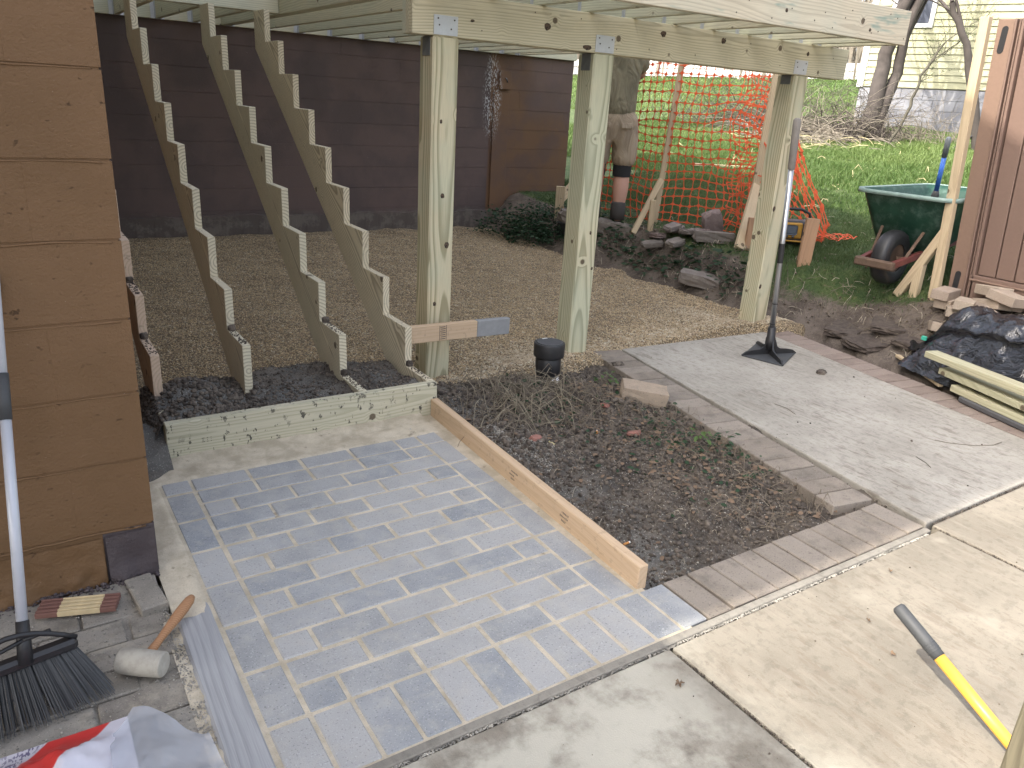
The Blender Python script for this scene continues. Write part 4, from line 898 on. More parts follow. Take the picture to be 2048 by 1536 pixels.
# ------------------------------------------------------------------ lumber, plastic sheet, rail and paver pile on the right
o = lumber('lumber_board', (4.11, -.50, .186), (3.575, -2.19, .215), .089, .037, M_dimtimber); tag(o, 'top board of the treated lumber pile, against the black plastic', 'board', 'treated boards by the path')
o = lumber('lumber_board', (4.13, -.61, .115), (3.56, -2.25, .125), .13, .037, M_dimtimber); tag(o, 'middle board of the treated lumber pile, with a rounded bark edge', 'board', 'treated boards by the path')
o = lumber('lumber_board', (4.08, -.72, .055), (3.56, -2.33, .05), .13, .037, M_dimtimber); tag(o, 'lowest board of the treated lumber pile, just above the rail', 'board', 'treated boards by the path')
o = lumber('metal_rail', (4.005, -.775, .018), (3.52, -2.3, .018), .04, .034, M_darkmetal, c=.008); tag(o, 'dark metal rail lying between the lumber and the path pavers', 'rail')
for i, (x, y) in enumerate(((3.98, -1.0), (3.80, -1.6))): o = box('lumber_spacer', (x - .05, y - .02, .0), (x + .22, y + .02, .035), M_oldwood); tag(o, 'grey wood spacer under the lumber pile, ' + ('nearer the path end' if i else 'nearer the plastic corner'), 'wood block')
o = lumber('wood_strip', (4.40, -.15, .03), (4.12, -.60, .016), .03, .018, M_spf); tag(o, 'thin yellow wood strip on the dirt left of the plastic', 'strip')
def plastic():
    t = thing('plastic_sheet', 'glossy black plastic sheet wrapped over a mound beside the path', 'plastic sheet', (4.5, -.7, .1))
    q = N('black_polythene'); co = q.wpos(); q.done((.012, .013, .018), .16); q.put(q.b.inputs['Specular IOR Level'], .9)
    n1 = q.noise(q.vm('MULTIPLY', co, (1, 1, 1.6)), 8, 4, .55, 1.6); n2 = q.noise(co, 34, 2, .5, 1.2); q.bump(q.math('ADD', n1, q.math('MULTIPLY', n2, .16)), .5, .03)
    rg = np.random.default_rng(9)
    # ridge follows the wrapped stack; the sheet drops to the ground on the path side
    nu, nv = 130, 70; u = np.linspace(0, 1, nu)[:, None]; v = np.linspace(0, 1, nv)[None, :]
    ax0 = np.array([4.50, -.12]); axd = np.array([-.30, -.954])
    s = u * 1.9; w_ = (v - .5) * 2
    hgt_ = (.04 + .36 * ss(u / .20)) * np.ones_like(v)
    side = np.array([-.954, .30]); half = .17 + .22 * ss(u / .12)
    prof = np.where(w_ > 0, 1 - np.clip((w_ - .18) / .82, 0, 1) ** 1.3, 1 - np.clip((-w_ - .1) / .9, 0, 1) ** 1.5)
    X = ax0[0] + .10 + axd[0] * s + side[0] * w_ * half; Y = ax0[1] - .06 + axd[1] * s + side[1] * w_ * half
    nz = fbm(X + 0 * v, Y + 0 * u, .16, 91, 4, .6)
    Z = .03 + hgt_ * prof + .030 * nz * (prof > 0) + .010 * np.abs(fbm(X * 1.7 + Y, Y * .8 - X, .05, 95, 3))
    fold = np.where(w_ > .46, .045 * ss((w_ - .46) / .04), 0); X = X - side[0] * fold * .9; Y = Y - side[1] * fold * .9
    V = np.stack([X, Y, Z], -1).reshape(-1, 3); i = np.arange(nu * nv).reshape(nu, nv); F = np.stack([i[:-1, :-1], i[1:, :-1], i[1:, 1:], i[:-1, 1:]], -1).reshape(-1, 4)
    fastmesh('sheet', V, F, q.m, t, False)
    V = []; F = []
    for k in range(60):
        uu = k / 59; sx = ax0 + .0 + axd * uu * 1.7 + side * (.10 + .12 * min(1, uu * 5)); z = .10 + .13 * min(1, uu * 3) + .01 * math.sin(k * 1.3)
        V += [(sx[0] + .11, sx[1] - .06, z + .018), (sx[0] + .085, sx[1] - .055, z - .03 - .008 * math.sin(k * .9)), ]
    for k in range(59): F.append((2 * k, 2 * k + 1, 2 * k + 3, 2 * k + 2))
    mesh('folded_edge', V, F, q.m, t, True)
    box('green_scrap', (4.335, -.335, .19), (4.352, -.305, .215), plain('green_tape', (.05, .42, .30), .5), t)
plastic()
pile = [(4.93, -.12, .33, .1, 0, 0), (4.90, -.10, .39, .15, .03, 0), (4.80, -.24, .31, .5, 0, .1), (4.78, -.30, .375, .35, .05, .05), (4.88, -.40, .33, .2, 0, 0), (4.86, -.42, .395, 1.2, .12, .2), (4.84, -.52, .46, 1.35, .10, -.12), (4.98, -.50, .40, .3, 0, .1), (4.97, -.36, .46, 1.1, .05, .1), (4.72, -.46, .37, .7, .45, .1), (4.90, -.66, .34, .1, 1.3, 0), (4.82, -.72, .34, .1, 1.35, .1), (5.0, -.66, .44, 1.4, .1, 0), (4.72, -.20, .20, .6, .1, .2), (4.95, -.74, .48, 1.2, 0, .1)]
PL = ['bottom left', 'second left', 'left front lowest', 'left front upper', 'middle base', 'tilted grey middle', 'large top flat', 'rear lower', 'rear topmost thin', 'front leaning tan', 'upright on edge', 'second upright on edge', 'right rear', 'single fallen', 'far right top']
for i, (x, y, z, rz, rx, ry) in enumerate(pile):
    V, F = chbox(.215, .110, .062, .003); V2, F2 = chbox(.19, .17, .060, .003)
    o = mesh('loose_paver', *( (V, F) if i not in (6,) else (V2, F2)), M_pile, None, loc=(x, y, z), rot=(rx, ry, rz)); tag(o, PL[i] + ' tan paver of the loose heap by the brown panel', 'paver', 'loose pavers heaped by the panel')
V, F = lathe([(.045, 0), (.062, .09), (.07, .09), (.072, .115), (.066, .115), (.056, .1), (.05, .02), (0, .02)], 28); o = mesh('flower_pot', V, F, plain('terracotta', (.46, .16, .075), .8), None, True, loc=(4.60, -.765, .27)); tag(o, 'small terracotta pot at the right edge beside the plastic', 'pot')
box('pot_support', (4.52, -.84, .0), (4.70, -.69, .268), M_pile)['label'] = 'tan block under the terracotta pot'; bpy.data.objects['pot_support']['category'] = 'block'

def panel():
    t = thing('resin_panel', 'upright brown resin wall panel with ribs and black slots', 'panel', (5.05, -.8, .3))
    M_r = plain('brown_resin', (.175, .115, .09), .55, 0, .05, 60, .3); M_r2 = plain('brown_resin_light', (.205, .135, .10), .55, 0, .05, 60, .3)
    lean = lambda y, z: y + (z - .35) * .065
    def ext(name, ya, yb, xa, xb, z0=.33, z1=2.09, m=M_r):
        V = []
        for z in (z0, z1):
            for (x, y) in ((xa, ya), (xb, ya), (xb, yb), (xa, yb)): V.append((x, lean(y, z), z))
        o = mesh(name, V, [(3, 2, 1, 0), (4, 5, 6, 7), (0, 1, 5, 4), (1, 2, 6, 5), (2, 3, 7, 6), (3, 0, 4, 7)], m, t); b = o.modifiers.new('bevel', 'BEVEL'); b.width = .004; b.segments = 2; return o
    ext('stile', -.135, -.035, 5.045, 5.10, m=M_r2); ext('rib', -.152, -.138, 5.035, 5.10); ext('rib', -.172, -.160, 5.045, 5.10); ext('rib', -.20, -.182, 5.03, 5.10); ext('backing', -1.62, -.04, 5.085, 5.11)
    y = -.205; k = 0
    while y > -1.5: ext('wall_plank', y - .112, y - .004, 5.055, 5.10, .53, 2.05); y -= .116
    ext('top_rail', -1.62, -.205, 5.04, 5.10, 2.052, 2.10, M_r2); ext('sill_rail', -1.62, -.175, 5.03, 5.10, .33, .525); ext('sill_lip', -1.62, -.175, 5.02, 5.10, .488, .50, M_r2)
    for z0, z1 in ((1.89, 2.05), (.36, .53)):
        yc = lean(-.083, (z0 + z1) / 2); P = []; hw = .019; n = 8
        pts = [(yc + hw * math.cos(a_), z1 - hw + hw * math.sin(a_)) for a_ in np.linspace(0, math.pi, n)] + [(yc - hw * math.cos(a_), z0 + hw - hw * math.sin(a_)) for a_ in np.linspace(0, math.pi, n)]
        V = [(5.0425, a_, b_) for a_, b_ in pts] + [(5.05, a_, b_) for a_, b_ in pts]; m_ = len(pts)
        mesh('slot', V, [list(range(m_))] + [[i, (i + 1) % m_, m_ + (i + 1) % m_, m_ + i] for i in range(m_)], M_black, t)
panel()

# ------------------------------------------------------------------ grass
def grass(name, n, sampler, hh, wd, mat, label, seed):
    rg = np.random.default_rng(seed); x, y = sampler(rg, n); k = gmask(x, y) > rg.random(len(x)) * .9 + .08; x, y = x[k], y[k]; d = np.hypot(x + .35, y + 2.74)
    z = hgt(x, y) + .018 * fbm(x, y, .35, 3) * np.clip(tmask(x, y) * 3, 0, 1) + .05 * fbm(x, y, 4, 9) * ss((x - 6) / 6) - .004
    m = len(x); th = rg.random(m) * 6.28; h_ = hh * (.4 + .9 * rg.random(m)) * (.6 + .6 * (fbm(x, y, .7, 55) + .5)) * (.55 + .45 * gmask(x - .25, y)); w_ = wd * (d / 7); ln = h_ * (.2 + .9 * rg.random(m)); la = rg.random(m) * 6.28
    c_, s_ = np.cos(th) * w_, np.sin(th) * w_; V = np.empty((m, 5, 3))
    V[:, 0] = np.stack([x - c_, y - s_, z], 1); V[:, 1] = np.stack([x + c_, y + s_, z], 1)
    V[:, 2] = np.stack([x + c_ * .7 + np.cos(la) * ln * .35, y + s_ * .7 + np.sin(la) * ln * .35, z + h_ * .6], 1); V[:, 3] = np.stack([x - c_ * .7 + np.cos(la) * ln * .35, y - s_ * .7 + np.sin(la) * ln * .35, z + h_ * .6], 1)
    V[:, 4] = np.stack([x + np.cos(la) * ln, y + np.sin(la) * ln, z + h_], 1)
    b = (np.arange(m) * 5)[:, None]; T = np.concatenate([b + np.array([[0, 1, 2]]), b + np.array([[0, 2, 3]]), b + np.array([[3, 2, 4]])], 1).reshape(-1, 3)
    return tag(fastmesh(name, V.reshape(-1, 3), T, mat), label, 'grass', kind='stuff')
def s_near(rg, n):
    x = 4.3 + rg.random(n) * 3.4; y = -.6 + rg.random(n) * 5.6; return x, y
def s_mid(rg, n):
    x = 6.8 + rg.random(n) * 8.5; y = -.5 + rg.random(n) * 11; return x, y
def s_far(rg, n):
    x = 12 + rg.random(n) * 24; y = 5 + rg.random(n) * 26; return x, y
grass('short_grass', 150000, s_near, .040, .0022, M_shadeblade, 'short patchy grass in the shade beyond the gravel', 1)
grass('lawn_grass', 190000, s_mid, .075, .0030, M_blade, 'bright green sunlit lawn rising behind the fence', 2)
grass('far_lawn_grass', 110000, s_far, .09, .0034, M_blade, 'distant bright lawn on the slope seen through the orange net', 3)
yz = lambda X, Y: hgt(X, Y)
dm = lambda x, y: float(np.clip(tmask(np.array(x), np.array(y)) * 4, 0, 1) * (1 - .85 * gmask(np.array(x), np.array(y))))
twigs('bank_twigs', 650, (3.9, 4.9), (-.9, 3.3), yz, .16, .0022, M_twig, 'dry stems and roots lying on the dirt bank beside the gravel', 'twigs', 12, .05, dm)
twigs('pale_bank_straw', 190, (4.0, 5.0), (-1.0, 3.2), yz, .11, .0024, M_twigpale, 'pale straw and stems on the dirt bank', 'straw', 13, .03, dm)
twigs('fallen_sticks', 170, (6.2, 13), (1.0, 7), yz, .30, .006, M_straw, 'pale sticks scattered over the sunlit lawn', 'sticks', 14, .10)
twigs('lawn_straw', 90, (4.8, 6.5), (-.2, 3), yz, .12, .0022, M_twigpale, 'straw scraps on the shaded grass', 'straw', 15, .03)
rg_ = np.random.default_rng(77); n = 5200; x = 3.9 + rg_.random(n) * 1.3; y = -1.2 + rg_.random(n) * 4.4; k = np.array([dm(a, b) for a, b in zip(x, y)]) > rg_.random(n) * 1.0; x, y = x[k], y[k]; s = .003 + .010 * rg_.random(len(x)) ** 3
tag(scatter('bank_clods', ICO_V, ICO_F, np.stack([x, y, hgt(x, y) + s * .3], 1), np.stack([s, s * .9, s * .8], 1), m_clod('brown_clod', (.08, .06, .045), (.17, .135, .10))), 'brown clods over the dirt bank beside the gravel', 'soil', kind='stuff')
leaflets('bank_ivy', 700, (4.0, 4.75), (1.2, 3.3), yz, .022, M_leaf, 'low dark ivy trailing along the dirt bank', 'ivy', 31, lambda x, y: dm(x, y) * (math.exp(-(x - 4.35 - .12 * (y < 2)) ** 2 / .015)), .06, 1.1)
turf = []; m_turf = m_clod('turf_soil', (.055, .042, .035), (.10, .08, .065))
for i, (x, y, sx, sy, rz) in enumerate(((4.62, .38, .30, .20, .3), (4.50, .12, .26, .22, -.2), (4.70, .12, .22, .20, .5), (4.58, -.12, .2, .16, .1))):
    turf.append(tag(rock('turf_clod', (sx * 1.1, sy * 1.1, .045), m_turf, None, 50 + i, (x, y, hz(x, y) + .002), (.03, -.09, rz), 4, .07, .85), ('dark flat turf clod ' + ('at the back nearest the third post', 'at the left beside the path pavers', 'in the middle below the grass edge', 'nearest the black plastic corner')[i]), 'turf'))

# ------------------------------------------------------------------ bank stones and rubble
M_stone = paver_mat('grey_stone', (.13, .11, .095), (.19, .165, .145), (.16, .13, .12), dustc=(.33, .30, .26), dustamt=.4, dirt=.2)
M_reds = paver_mat('purple_stone', (.15, .11, .10), (.20, .15, .14), (.18, .14, .13), dustc=(.33, .28, .26), dustamt=.4, dirt=.2)
def stone(x, y, s, rot, lab, m=M_stone, dz=.0, sd=0, bx=.72):
    s = tuple(k * (.85 if sd > 2 else 1) for k in s); return tag(rock('stone', s, m, None, 100 + sd, (x, y, hz(x, y) + s[2] * .3 + dz), rot, 3, .10, bx), lab, 'stone')
stone(4.36, 2.92, (.80, .16, .12), (0, .12, -.95), 'long mossy edging stone beside the worker boots', sd=1)
stone(4.40, 1.62, (.34, .18, .10), (.1, .1, -.9), 'rounded grey edging stone left of the third post', sd=2)
stone(4.90, 2.04, (.20, .11, .26), (.25, -.35, -.5), 'upright purple slab at the top of the rubble heap', M_reds, .03, 3, .55)
stone(4.75, 1.86, (.40, .10, .11), (0, .03, -.55), 'flat rectangular slab at the front of the rubble heap', M_stone, 0, 4, .92)
for i, (x, y, s, r, lab) in enumerate(((4.80, 2.16, .20, .3, 'jagged slab left of the upright slab in the rubble'), (4.66, 2.10, .22, 1.0, 'layered slab in the middle of the rubble heap'), (4.62, 2.24, .20, .2, 'thin slab at the rubble left'), (4.72, 2.30, .26, .6, 'pale slab at the back left of the rubble'), (4.55, 2.34, .18, 1.3, 'small dark stone at the far left of the rubble'), (4.52, 2.08, .20, .1, 'low stone sunk before the rubble heap'), (4.86, 1.86, .22, .4, 'low slab right of the front rubble slab'), (4.74, 2.00, .24, .9, 'stacked middle slab just left of the upright one'), (4.46, 2.30, .22, -.6, 'grey stone between ivy and rubble'))):
    stone(x, y, (s, s * .6, .055), (.12 * (i % 3 - 1), .15 * ((i + 1) % 3 - 1), r), lab, M_reds if i in (4, 7) else M_stone, .035 * (i % 3), 10 + i, .7)

# ------------------------------------------------------------------ ivy mound
def ivy():
    t = thing('ivy_bush', 'low dark green ivy bush at the foot of the back wall', 'bush', (4.15, 3.75, .15)); rg = np.random.default_rng(5); P = []; n = 3600
    cs = [(4.02, 4.05, .16, .30, .26), (4.25, 3.85, .17, .30, .34), (4.40, 3.65, .17, .30, .34), (4.30, 3.45, .16, .22, .18), (4.12, 3.72, .13, .26, .22)]
    for _ in range(n):
        c_ = cs[rg.integers(0, 5)]; v = rg.normal(size=3); v /= np.linalg.norm(v); v[2] = abs(v[2]); r_ = 1 - .35 * rg.random() ** 2; r_ *= 1 + .25 * rg.normal() * .5
        P.append((c_[0] + v[0] * c_[3] * r_, c_[1] + v[1] * c_[3] * r_, c_[2] + v[2] * c_[4] * r_ - .02))
    lv = [(-1, 0, 0), (-.3, .62, .14), (.5, .42, .1), (1, 0, -.05), (.5, -.42, .1), (-.3, -.62, .14)]; T = [(0, 1, 5), (1, 2, 5), (2, 4, 5), (2, 3, 4)]
    tag(scatter('foliage', lv, T, np.array(P), .016 * (.6 + .8 * rg.random(n)), M_leaf, t, rg, 1.3), kind='stuff')
    a = Acc()
    for i in range(60):
        c_ = cs[i % 5]; th = rg.random() * 6.28; e_ = (c_[0] + math.cos(th) * c_[3], c_[1] + math.sin(th) * c_[3], c_[2] + c_[4] * rg.random()); a.tube([(c_[0], c_[1], .1), ((c_[0] + e_[0]) / 2, (c_[1] + e_[1]) / 2, e_[2]), e_], .003, 4)
    tag(a.out('stems', M_twig, t), kind='stuff')
ivy()
t = thing('tool_case', 'black tool case half hidden behind the ivy and middle post', 'case', (4.36, 3.30, .25))
box('case_body', (4.22, 3.18, .22), (4.52, 3.42, .36), M_black, t, .012); box('case_lid', (4.225, 3.185, .362), (4.515, 3.415, .395), M_dgrey, t, .01); box('case_label', (4.26, 3.22, .3955), (4.40, 3.30, .397), M_white, t)

# ------------------------------------------------------------------ fence stakes with braces
def braced(name, base, top, foot, short, lab, w_=.089, th=.038, face=(0, -1, 0), att=.35, mat=M_spf, shm=None):
    t = thing('braced_stake', lab, 'stake', base, 0, 'braced fence stakes'); b_, tp, f_, s_ = map(Vector, (base, top, foot, short)); L = (tp - b_)
    lumber('upright', b_ - Vector((0, 0, .08)), tp, w_, th, mat, t, up=face)
    a_ = b_ + L.normalized() * att
    lumber('brace', f_ + Vector((0, 0, .01)), a_, w_, th, mat, t, up=face)
    lumber('peg', s_ - Vector((0, 0, .06)), s_ + Vector((.0, .0, .26 if name else .2)), w_, th, shm or mat, t, up=face); return t
vx = Vector((.84, -.54, 0)); fc = (-.54, -.84, 0)
zA = hz(4.77, 2.65); zB = hz(5.24, 1.83)
braced('A', (4.80, 2.67, zA), (4.875, 2.62, 2.05), (4.47, 2.58, hz(4.47, 2.58) + .0), (4.60, 2.50, hz(4.6, 2.5)), 'pale braced stake carrying the orange net, left of the third post', .05, .038, fc, .40)
braced('B', (5.19, 1.87, zB), (5.225, 1.845, 1.98), (4.74, 1.56, hz(4.74, 1.56) - .02), (4.84, 1.54, hz(4.84, 1.54) - .02), 'braced stake with a brown peg behind the third post', .089, .038, fc, .42, shm=M_redstake)
braced('C', (5.0, .02, .33), (4.985, .125, 2.10), (5.0, .285, .27), (5.0, .165, .28), 'tall braced pale post propping the brown resin panel', .058, .05, (-1, 0, 0), .46)
t = thing('braced_stake', 'knotty brace and peg beside the back wall end', 'stake', (4.70, 3.95, .3), 0, 'braced fence stakes')
lumber('brace', (4.46, 3.72, .52), (5.0, 3.78, .98), .089, .038, M_spf, t, up=fc); lumber('peg', (4.43, 3.68, .15), (4.43, 3.68, .66), .089, .038, M_spf, t, up=fc); lumber('upright', (5.0, 3.82, .2), (5.0, 3.82, 1.9), .05, .038, M_spf, t, up=fc)
o = lumber('short_stake', (4.84, 1.0, hz(4.84, 1.0) - .1), (4.875, 1.01, hz(4.84, 1) + .335), .10, .04, M_redstake, None, up=fc); tag(o, 'short reddish stake standing alone in front of the radio', 'stake')

# ------------------------------------------------------------------ orange net
def net():
    M_o = plain('orange_net', (.70, .11, .04), .5, 0, .06)
    t = thing('safety_net', 'orange plastic safety fence net sagging between the stakes', 'fence net', (4.9, 2.3, .4)); rg = np.random.default_rng(12); a = Acc()
    # plan line of the net and per column bottom and top
    line = [(4.60, 3.55), (4.78, 2.70), (5.20, 1.87), (5.30, 1.66), (5.36, 1.42), (5.42, 1.25)]
    seg = [0]; 
    for p, q_ in zip(line, line[1:]): seg.append(seg[-1] + math.dist(p, q_))
    S = 0; cols = []
    while S < seg[-1]: cols.append(S); S += .076 if S < seg[1] + .45 else (.074 if S < seg[2] - .12 else (.046 if S < seg[2] + .04 else .070))
    NR = 22; G = np.zeros((len(cols), NR, 3))
    for i, s_ in enumerate(cols):
        x = np.interp(s_, seg, [p[0] for p in line]); y = np.interp(s_, seg, [p[1] for p in line]); zb = hz(x, y) + .03
        f_ = np.clip((s_ - seg[2]) / (seg[-1] - seg[2]), 0, 1); H = 1.56 * (1 - f_) ** 1.0 + .02 if f_ > 0 else 1.56
        if f_ > 0: H = 1.56 - 1.38 * min(1, f_ * 1.05) ** .8 if f_ < .96 else .12
        for j in range(NR):
            v = j / (NR - 1); sag = .05 * math.sin(3.1 * v) * math.sin(s_ * 3); bunch = np.exp(-((s_ - seg[2]) / .25) ** 2)
            nx = (fbm(np.array(s_ * 1.0), np.array(v * 1.5), .22, 7) * .045 + rg.normal() * .006) * (.55 + .7 * bunch); nz_ = fbm(np.array(s_), np.array(v * 2), .3, 17) * .022 * (1 + .8 * bunch) + rg.normal() * .004
            G[i, j] = (x - .45 * nx + sag * .5 + .02 * v, y + .9 * nx * .6 + nx * .3, zb + H * v + nz_ - .05 * bunch * (1 - v) * 0)
    G = np.array(G)
    def strip(p, q_, w0, w1, nrm):
        d = q_ - p; u = np.cross(d, nrm); u /= np.linalg.norm(u) + 1e-9; m_ = (p + q_) / 2; n = a.n; t3 = nrm * .0012
        V = []
        for c_, w_ in ((p, w0), (p + d * .22, w1), (m_, w1 * .9), (p + d * .78, w1), (q_, w0)): V += [c_ - u * w_ + t3, c_ + u * w_ + t3, c_ + u * w_ - t3, c_ - u * w_ - t3]
        a.V += [tuple(v) for v in V]
        for k in range(4):
            b = n + 4 * k
            for e_ in range(4): a.F.append([b + e_, b + (e_ + 1) % 4, b + 4 + (e_ + 1) % 4, b + 4 + e_])
        a.n += len(V)
    nm = np.array([-.85, -.5, 0.]); nm /= np.linalg.norm(nm)
    for i in range(len(cols)):
        for j in range(NR):
            tail = cols[i] > seg[2] + .10
            if tail and j % 2: continue
            if i < len(cols) - 1: strip(G[i, j], G[i + 1, j], .0150, .0042, nm)
            jn = j + (2 if tail else 1)
            if jn < NR: strip(G[i, j], G[i, jn], .0150, .0030, nm)
    # second fold of net bunched round the stake and the tail lying on the grass
    G2 = G[[i for i, s_ in enumerate(cols) if seg[2] - .30 < s_ < seg[2] + .30]] + np.array([.02, -.03, -.035])
    G2 = G2 + rg.normal(size=G2.shape) * .014
    for i in range(len(G2)):
        for j in range(NR):
            if i < len(G2) - 1: strip(G2[i, j], G2[i + 1, j], .0125, .0042, nm)
            if j < NR - 1: strip(G2[i, j], G2[i, j + 1], .0115, .0032, nm)
    up = np.array([0, 0, 1.])
    T_ = np.zeros((9, 6, 3))
    for i in range(9):
        for j in range(6):
            x = 5.36 + i * .045; y = 1.28 - i * .008 + (j - 2.5) * .055 * (1 - i / 13); T_[i, j] = (x, y, hz(x, y) + .03 + .035 * rg.random() + .03 * (8 - i) / 8)
    for i in range(9):
        for j in range(6):
            if i < 8: strip(T_[i, j], T_[i + 1, j], .0085, .004, up)
            if j < 5: strip(T_[i, j], T_[i, j + 1], .008, .003, up)
    tag(a.out('mesh_strands', M_o, t), kind='stuff')
net()

# ------------------------------------------------------------------ jobsite radio
def radio():
    t = thing('jobsite_radio', 'yellow and black jobsite radio on the grass behind the tamper shaft', 'radio', (5.12, 1.38, hz(5.12, 1.38))); z = hz(5.12, 1.38) + .01; M_y = plain('radio_yellow', (.42, .22, .03), .5)
    Q = Matrix.Translation((5.10, 1.40, z)) @ Matrix.Rotation(R(-38), 4, 'Z')
    def B(nm, lo, hi, m, par=t, c=.01):
        lo = np.array(lo); hi = np.array(hi); V, F = chbox(*(hi - lo), c); return mesh(nm, [Q @ Vector(np.array(v) + (lo + hi) / 2) for v in V], F, m, par)
    b = B('body', (-.14, -.07, .02), (.17, .10, .21), M_black, c=.02); B('face_frame', (-.13, -.085, .07), (.10, -.068, .20), M_y); B('display', (-.10, -.092, .10), (.06, -.084, .18), plain('display_grey', (.10, .12, .15), .3), b)
    for x in (-.15, .17): B('bumper', (x - .02, -.08, .0), (x + .02, .11, .22), M_black)
    for k in range(3): V, F = lathe([(.011, 0), (.011, .01), (0, .01)], 12); mesh('knob', [Q @ Matrix.Translation((-.07 + k * .05, -.09, .088)) @ Matrix.Rotation(R(90), 4, 'X') @ Vector(v) for v in V], F, M_dgrey, b, True)
    tube('handle', [Q @ Vector(p) for p in ((-.14, 0, .20), (-.13, 0, .27), (-.05, 0, .30), (.09, 0, .30), (.16, 0, .27), (.17, 0, .20))], .012, M_black, t)
    tube('yellow_bar', [Q @ Vector(p) for p in ((-.15, -.08, .05), (.10, -.09, .05), (.18, -.07, .12), (.17, -.06, .2))], .008, M_y, t)
radio()

# ------------------------------------------------------------------ wheelbarrow
def barrow():
    t = thing('wheelbarrow', 'green wheelbarrow with a maroon frame standing on the grass', 'wheelbarrow')
    q = N('green_tray'); co = q.wpos(); c = q.mix(q.step(q.noise(co, 6, 5, .6), .4, .7), (.012, .050, .032), (.022, .075, .050)); nz = q.sep(q.n('NewGeometry').outputs['Normal'])[2]
    c = q.mix(q.math('MULTIPLY', q.step(q.noise(co, 11, 5, .7), .45, .7), .35), c, (.18, .26, .23)); M_g = q.done(c, .45)
    M_rim = plain('scuffed_rim', (.24, .33, .30), .5); M_mar = plain('maroon_rail', (.13, .035, .03), .6, 0, .25, 14); M_rust = plain('rusty_strut', (.13, .085, .06), .8, .2, .3, 20)
    # tray as two nested loops of stations: floor, wall, rim
    def loop(x0, x1, hw0, hw1, z0, z1, r=.08, n=6):
        P = []
        for cx, cy, a0, hw in ((x1 - r, hw1 - r, 0, hw1), (x0 + r, hw0 - r, 90, hw0), (x0 + r, -hw0 + r, 180, hw0), (x1 - r, -hw1 + r, 270, hw1)):
            for k in range(n): a_ = R(a0 + 90 * k / (n - 1)); x = cx + r * math.cos(a_); P.append((x, cy + r * math.sin(a_), z0 + (z1 - z0) * (x - x0) / (x1 - x0)))
        return P
    Ls = [loop(.12, .62, .19, .17, .235, .33, .07), loop(.07, .68, .235, .21, .26, .40, .08), loop(-.07, .90, .325, .29, .60, .63, .09), loop(-.09, .93, .335, .31, .64, .66, .10), loop(-.115, .955, .36, .335, .645, .665, .11), loop(-.115, .955, .36, .335, .62, .64, .11)]
    n = len(Ls[0]); V = sum(Ls[:4], []); F = [[k * n + i, k * n + (i + 1) % n, (k + 1) * n + (i + 1) % n, (k + 1) * n + i] for k in range(3) for i in range(n)] + [list(range(n))[::-1]]
    o = mesh('tray', V, F, M_g, t, True); s = o.modifiers.new('solid', 'SOLIDIFY'); s.thickness = .005
    V = Ls[3] + Ls[4] + Ls[5]; F = [[k * n + i, k * n + (i + 1) % n, (k + 1) * n + (i + 1) % n, (k + 1) * n + i] for k in range(2) for i in range(n)]; r_ = mesh('rim', V, F, M_rim, o, True); s = r_.modifiers.new('solid', 'SOLIDIFY'); s.thickness = .006
    V, F = lathe([(.10, -.05), (.15, -.058), (.180, -.050), (.192, -.028), (.195, 0), (.192, .028), (.180, .050), (.15, .058), (.10, .05), (.10, -.05)], 36)
    wh = mesh('wheel', [(v[0] - .06, v[2], v[1] + .195) for v in V], [f for f in F if len(f) == 4], M_black, t, True)
    V, F = lathe([(.0, -.03), (.09, -.03), (.102, -.04), (.102, .04), (.09, .03), (0, .03)], 28); mesh('wheel_rim', [(v[0] - .06, v[2], v[1] + .195) for v in V], F, M_rust, wh, True)
    for s_ in (-1, 1):
        lumber('rail', (-.26, s_ * .115, .165), (1.40, s_ * .26, .50), .035, .045, M_mar, t); lumber('strut', (-.10, s_ * .125, .21), (.07, s_ * .165, .47), .022, .012, M_rust, t, up=(-1, 0, 0)); tube('leg', [(.62, s_ * .2, .34), (.66, s_ * .2, .02), (.78, s_ * .2, .01), (.84, s_ * .21, .38)], .014, M_black, t, 8)
        lumber('rail_bracket', (-.03, s_ * .075, .195), (-.03, s_ * .13, .195), .04, .03, M_rust, t)
    lumber('axle', (-.03, -.12, .195), (-.03, .12, .195), .02, .02, M_rust, t)
    lumber('wheel_guard', (-.265, -.145, .165), (-.265, .145, .165), .05, .06, M_rust, t, c=.01); lumber('cross_brace', (.45, -.19, .30), (.45, .19, .30), .05, .03, M_black, t)
    t.location = (5.03, .385, .345); t.rotation_euler = (0, 0, R(3)); return t
barrow()
def blue_shovel():
    t = thing('blue_shovel', 'shovel with a blue handle standing in the green wheelbarrow', 'shovel', (5.33, .30, .75))
    tp = Vector((5.235, .315, 1.375)); b_ = Vector((5.385, .395, .90)); d = (b_ - tp).normalized(); M_b = plain('blue_handle', (.07, .20, .70), .4)
    tube('grip', [tp, tp + d * .01, tp + d * .14], [.012, .019, .0185], plain('pale_grip', (.20, .22, .24), .7), t, 16); tube('handle', [tp + d * .14, tp + d * .40], .016, M_b, t, 16)
    tube('socket', [tp + d * .39, tp + d * .43, tp + d * .50], [.018, .028, .024], M_dgrey, t, 16); tube('collar', [tp + d * .495, tp + d * .53], .015, M_white, t, 12)
    a_ = tp + d * .53; V, F = chbox(.20, .24, .006, .002); M_, L = frame(a_, a_ + d * .2, (-.5, -.8, .3)); o = mesh('blade', [(v[0] + .1, v[1] * (1 - .3 * (v[0] > .05)), v[2]) for v in V], F, M_alu, t); o.matrix_basis = M_
blue_shovel()

